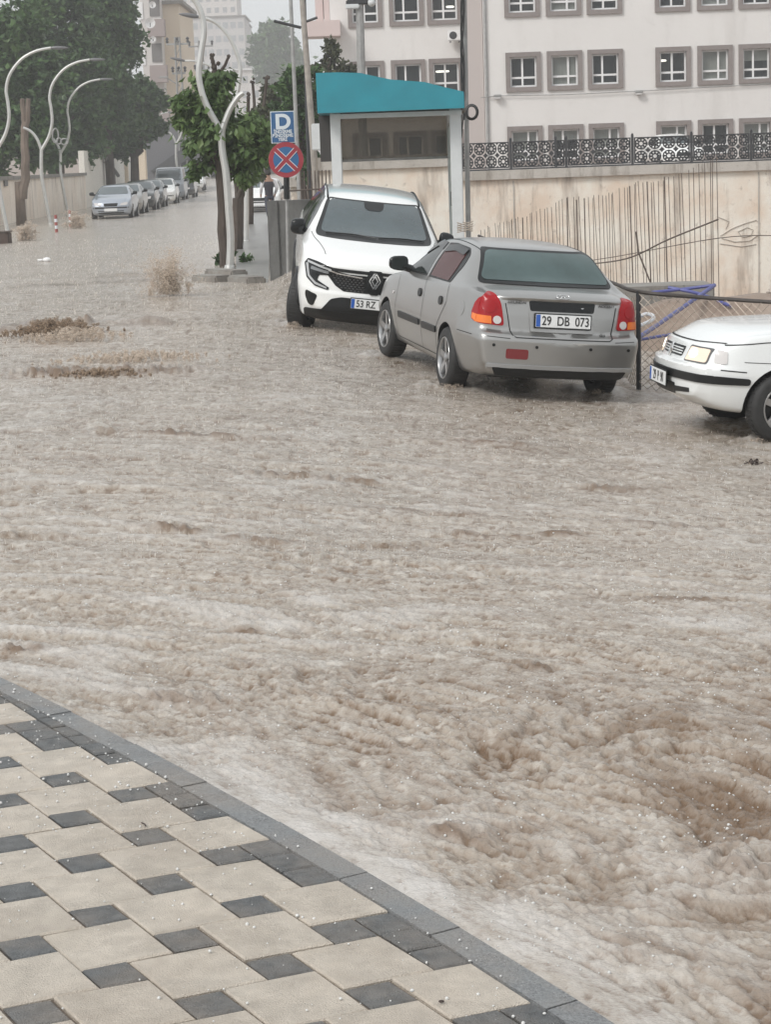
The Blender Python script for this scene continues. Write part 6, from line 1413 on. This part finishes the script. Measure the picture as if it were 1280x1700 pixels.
spray(88, 556, 78, 26, 14000, m_sdk, 'long dark brown breaking crest at the left', 3, .0085, 300); spray(120, 566, 90, 22, 7000, m_spray, 'pale froth along the brown breaking crest', 4, .0085, 140)
spray(45, 400, 20, 30, 2800, m_spray, 'pale splash round the foot of the bare trunk', 5, .024, 30); spray(127, 380, 13, 30, 2800, m_spray, 'pinkish brown splash beside the striped bollard', 6, .024, 26)
spray(230, 598, 150, 15, 8000, m_spray, 'low froth skipping behind the brown crest', 7, .0085, 200); spray(165, 622, 80, 9, 3500, m_sdk, 'low brown ripple behind the froth', 8, .009, 120)
for a_ in ((487, 545, 20, 11, 'small splash where the white SUV front wheel meets the water', 10), (745, 645, 26, 10, 'small splash at the silver sedan rear wheel', 13), (985, 655, 24, 10, 'small splash at the silver sedan right rear wheel', 14), (1270, 735, 30, 10, 'small splash at the white car front wheel', 15), (645, 592, 18, 9, 'small splash at the silver sedan front wheel', 16)): spray(a_[0], a_[1], a_[2], a_[3], 1600, m_spray, a_[4], a_[5], .0034, 60)
# rain-struck water: tiny splash crowns and drops thrown up all over the street
g = np.random.default_rng(12); n = 7500; yy = 10 + 50 * g.random(n)**1.5; xx = g.uniform(-1, 1, n) * (.21 * yy + .3); okk = (curb_d(xx, yy) > .1) & (xx < np.minimum(pit_edge(yy), 9) - .1); xx, yy = xx[okk], yy[okk]; zz = S(xx, yy); n = len(xx)
hh = g.uniform(.004, .018, n) * (1 + 1.4 * sst(14, 40, yy)); rr2 = g.uniform(.0012, .0034, n) * (1 + 2.0 * sst(12, 40, yy)); lx, ly = g.normal(0, .25, n) * hh, g.normal(0, .25, n) * hh
V = np.stack([np.stack([xx - rr2, yy, zz], 1), np.stack([xx + rr2, yy, zz], 1), np.stack([xx, yy + rr2, zz], 1), np.stack([xx + lx, yy + ly, zz + hh + .012], 1)], 1).reshape(-1, 3)
q = np.arange(n)[:, None] * 4; F = np.concatenate([q + np.array([0, 1, 3]), q + np.array([1, 2, 3]), q + np.array([2, 0, 3])]); o = npmesh('rain_splashes', V, F, mat('splash_drop', (.60, .56, .51), .25), smooth=False); tag(o, 'countless tiny splashes thrown up by rain and hail', 'rain splashes', kind='stuff')
# foliage debris leaf on the paving
p = G(733, 1664, ZS + .004); b = MB(); b.ball(p + Vector((0, 0, .004)), .006, 1, (1.3, .9, .6)); tag(b.build('debris_bit', m_dk), 'tiny dark bit of debris on a beige paver', 'debris')
p = G(235, 1365, ZS + .004); b = MB(); b.tube([p, p + Vector((.012, -.02, .002)), p + Vector((.016, -.035, .001))], .0022, 5); tag(b.build('twig', m_dk), 'short dark twig lying on a beige paver', 'twig')

# ------------------------------------------------------------------ the person on the footway
def person():
    p = P(449, 372, 67); p.z = .03
    root = empty('person', p, rot=(0, 0, R_(25)), label='person in dark vest and trousers with pale shirt sleeves, walking away on the footway', cat='person')
    m_skin = mat('skin', (.42, .26, .19), .5); m_vest = mat('dark_vest', (.035, .033, .045), .8); m_trs = mat('dark_trousers', (.045, .05, .07), .8); m_shirt = mat('pale_shirt', (.60, .60, .62), .8); m_hair = mat('dark_hair', (.02, .016, .014), .7)
    def skin(name, V, E, Rr, m_, par, sub=2):
        me = bpy.data.meshes.new(name); me.from_pydata(V, E, []); o = bpy.data.objects.new(name, me); COL.objects.link(o); me.materials.append(m_)
        md = o.modifiers.new('s', 'SKIN'); md.use_smooth_shade = True
        for k, r in enumerate(Rr): me.skin_vertices[0].data[k].radius = (r, r * (.78 if r > .09 else 1)); me.skin_vertices[0].data[k].use_root = (k == 0)
        sb = o.modifiers.new('u', 'SUBSURF'); sb.levels = sub; sb.render_levels = sub; bpy.context.view_layer.update()
        me2 = bpy.data.meshes.new_from_object(o.evaluated_get(bpy.context.evaluated_depsgraph_get())); o.modifiers.clear(); o.data = me2; o.name = name; o.parent = par; return o
    V = [(0, 0, .92), (0, 0, 1.12), (0, .02, 1.36), (0, .02, 1.48), (0, .03, 1.60), (0, .03, 1.68),
         (.10, 0, .86), (.11, .10, .48), (.11, .02, .08), (.11, .16, .04), (-.10, 0, .86), (-.11, -.06, .48), (-.11, -.22, .12), (-.11, -.12, .03),
         (.19, .02, 1.40), (.27, -.04, 1.14), (.24, .10, .92), (.23, .14, .84), (-.19, .02, 1.40), (-.27, .0, 1.14), (-.25, .12, .93), (-.24, .15, .85)]
    E = [(0, 1), (1, 2), (2, 3), (3, 4), (4, 5), (0, 6), (6, 7), (7, 8), (8, 9), (0, 10), (10, 11), (11, 12), (12, 13), (2, 14), (14, 15), (15, 16), (16, 17), (2, 18), (18, 19), (19, 20), (20, 21)]
    Rr = [.11, .10, .085, .055, .092, .075, .085, .058, .038, .035, .085, .058, .038, .035, .055, .042, .032, .03, .055, .042, .032, .03]
    skin('body', V, E, Rr, m_skin, root)
    skin('vest', [(0, 0, .84), (0, 0, .95), (0, 0, 1.12), (0, .02, 1.30), (0, .02, 1.42), (.13, .02, 1.40), (-.13, .02, 1.40)], [(0, 1), (1, 2), (2, 3), (3, 4), (3, 5), (3, 6)], [.165, .158, .15, .17, .10, .085, .085], m_vest, root)
    skin('trousers', [(0, 0, .93), (.10, 0, .84), (.11, .10, .48), (.11, .03, .10), (-.10, 0, .84), (-.11, -.06, .48), (-.11, -.21, .14)], [(0, 1), (1, 2), (2, 3), (0, 4), (4, 5), (5, 6)], [.14, .10, .075, .062, .10, .075, .062], m_trs, root)
    for s_, L_ in ((1, [(.15, .02, 1.41), (.20, .02, 1.38), (.275, -.04, 1.14), (.245, .09, .95)]), (-1, [(-.15, .02, 1.41), (-.20, .02, 1.38), (-.275, .0, 1.14), (-.255, .11, .96)])): skin('sleeve', L_, [(0, 1), (1, 2), (2, 3)], [.07, .07, .056, .044], m_shirt, root)
    b = MB(); b.ball((0, .01, 1.655), .098, 3, (.95, 1.05, 1.0)); h = b.build('hair', m_hair, root, smooth=True)
person()

# ------------------------------------------------------------------ rain-laden air over the whole street
bm = bmesh.new(); bmesh.ops.create_cube(bm, size=1); bmesh.ops.scale(bm, vec=(800, 760, 37), verts=bm.verts); bmesh.ops.translate(bm, vec=(0, 330, 16.5), verts=bm.verts)
me = bpy.data.meshes.new('haze'); bm.to_mesh(me); bm.free(); hz = bpy.data.objects.new('haze', me); COL.objects.link(hz); tag(hz, 'grey rain haze filling the air over the street', 'haze', kind='stuff')
M = bpy.data.materials.new('rain_haze'); M.use_nodes = True; t = M.node_tree; t.nodes.clear(); o = t.nodes.new('ShaderNodeOutputMaterial'); pv = t.nodes.new('ShaderNodeVolumePrincipled'); pv.inputs['Color'].default_value = (.92, .94, .96, 1); pv.inputs['Density'].default_value = .0011; pv.inputs['Anisotropy'].default_value = .2
t.links.new(pv.outputs[0], o.inputs['Volume']); me.materials.append(M)
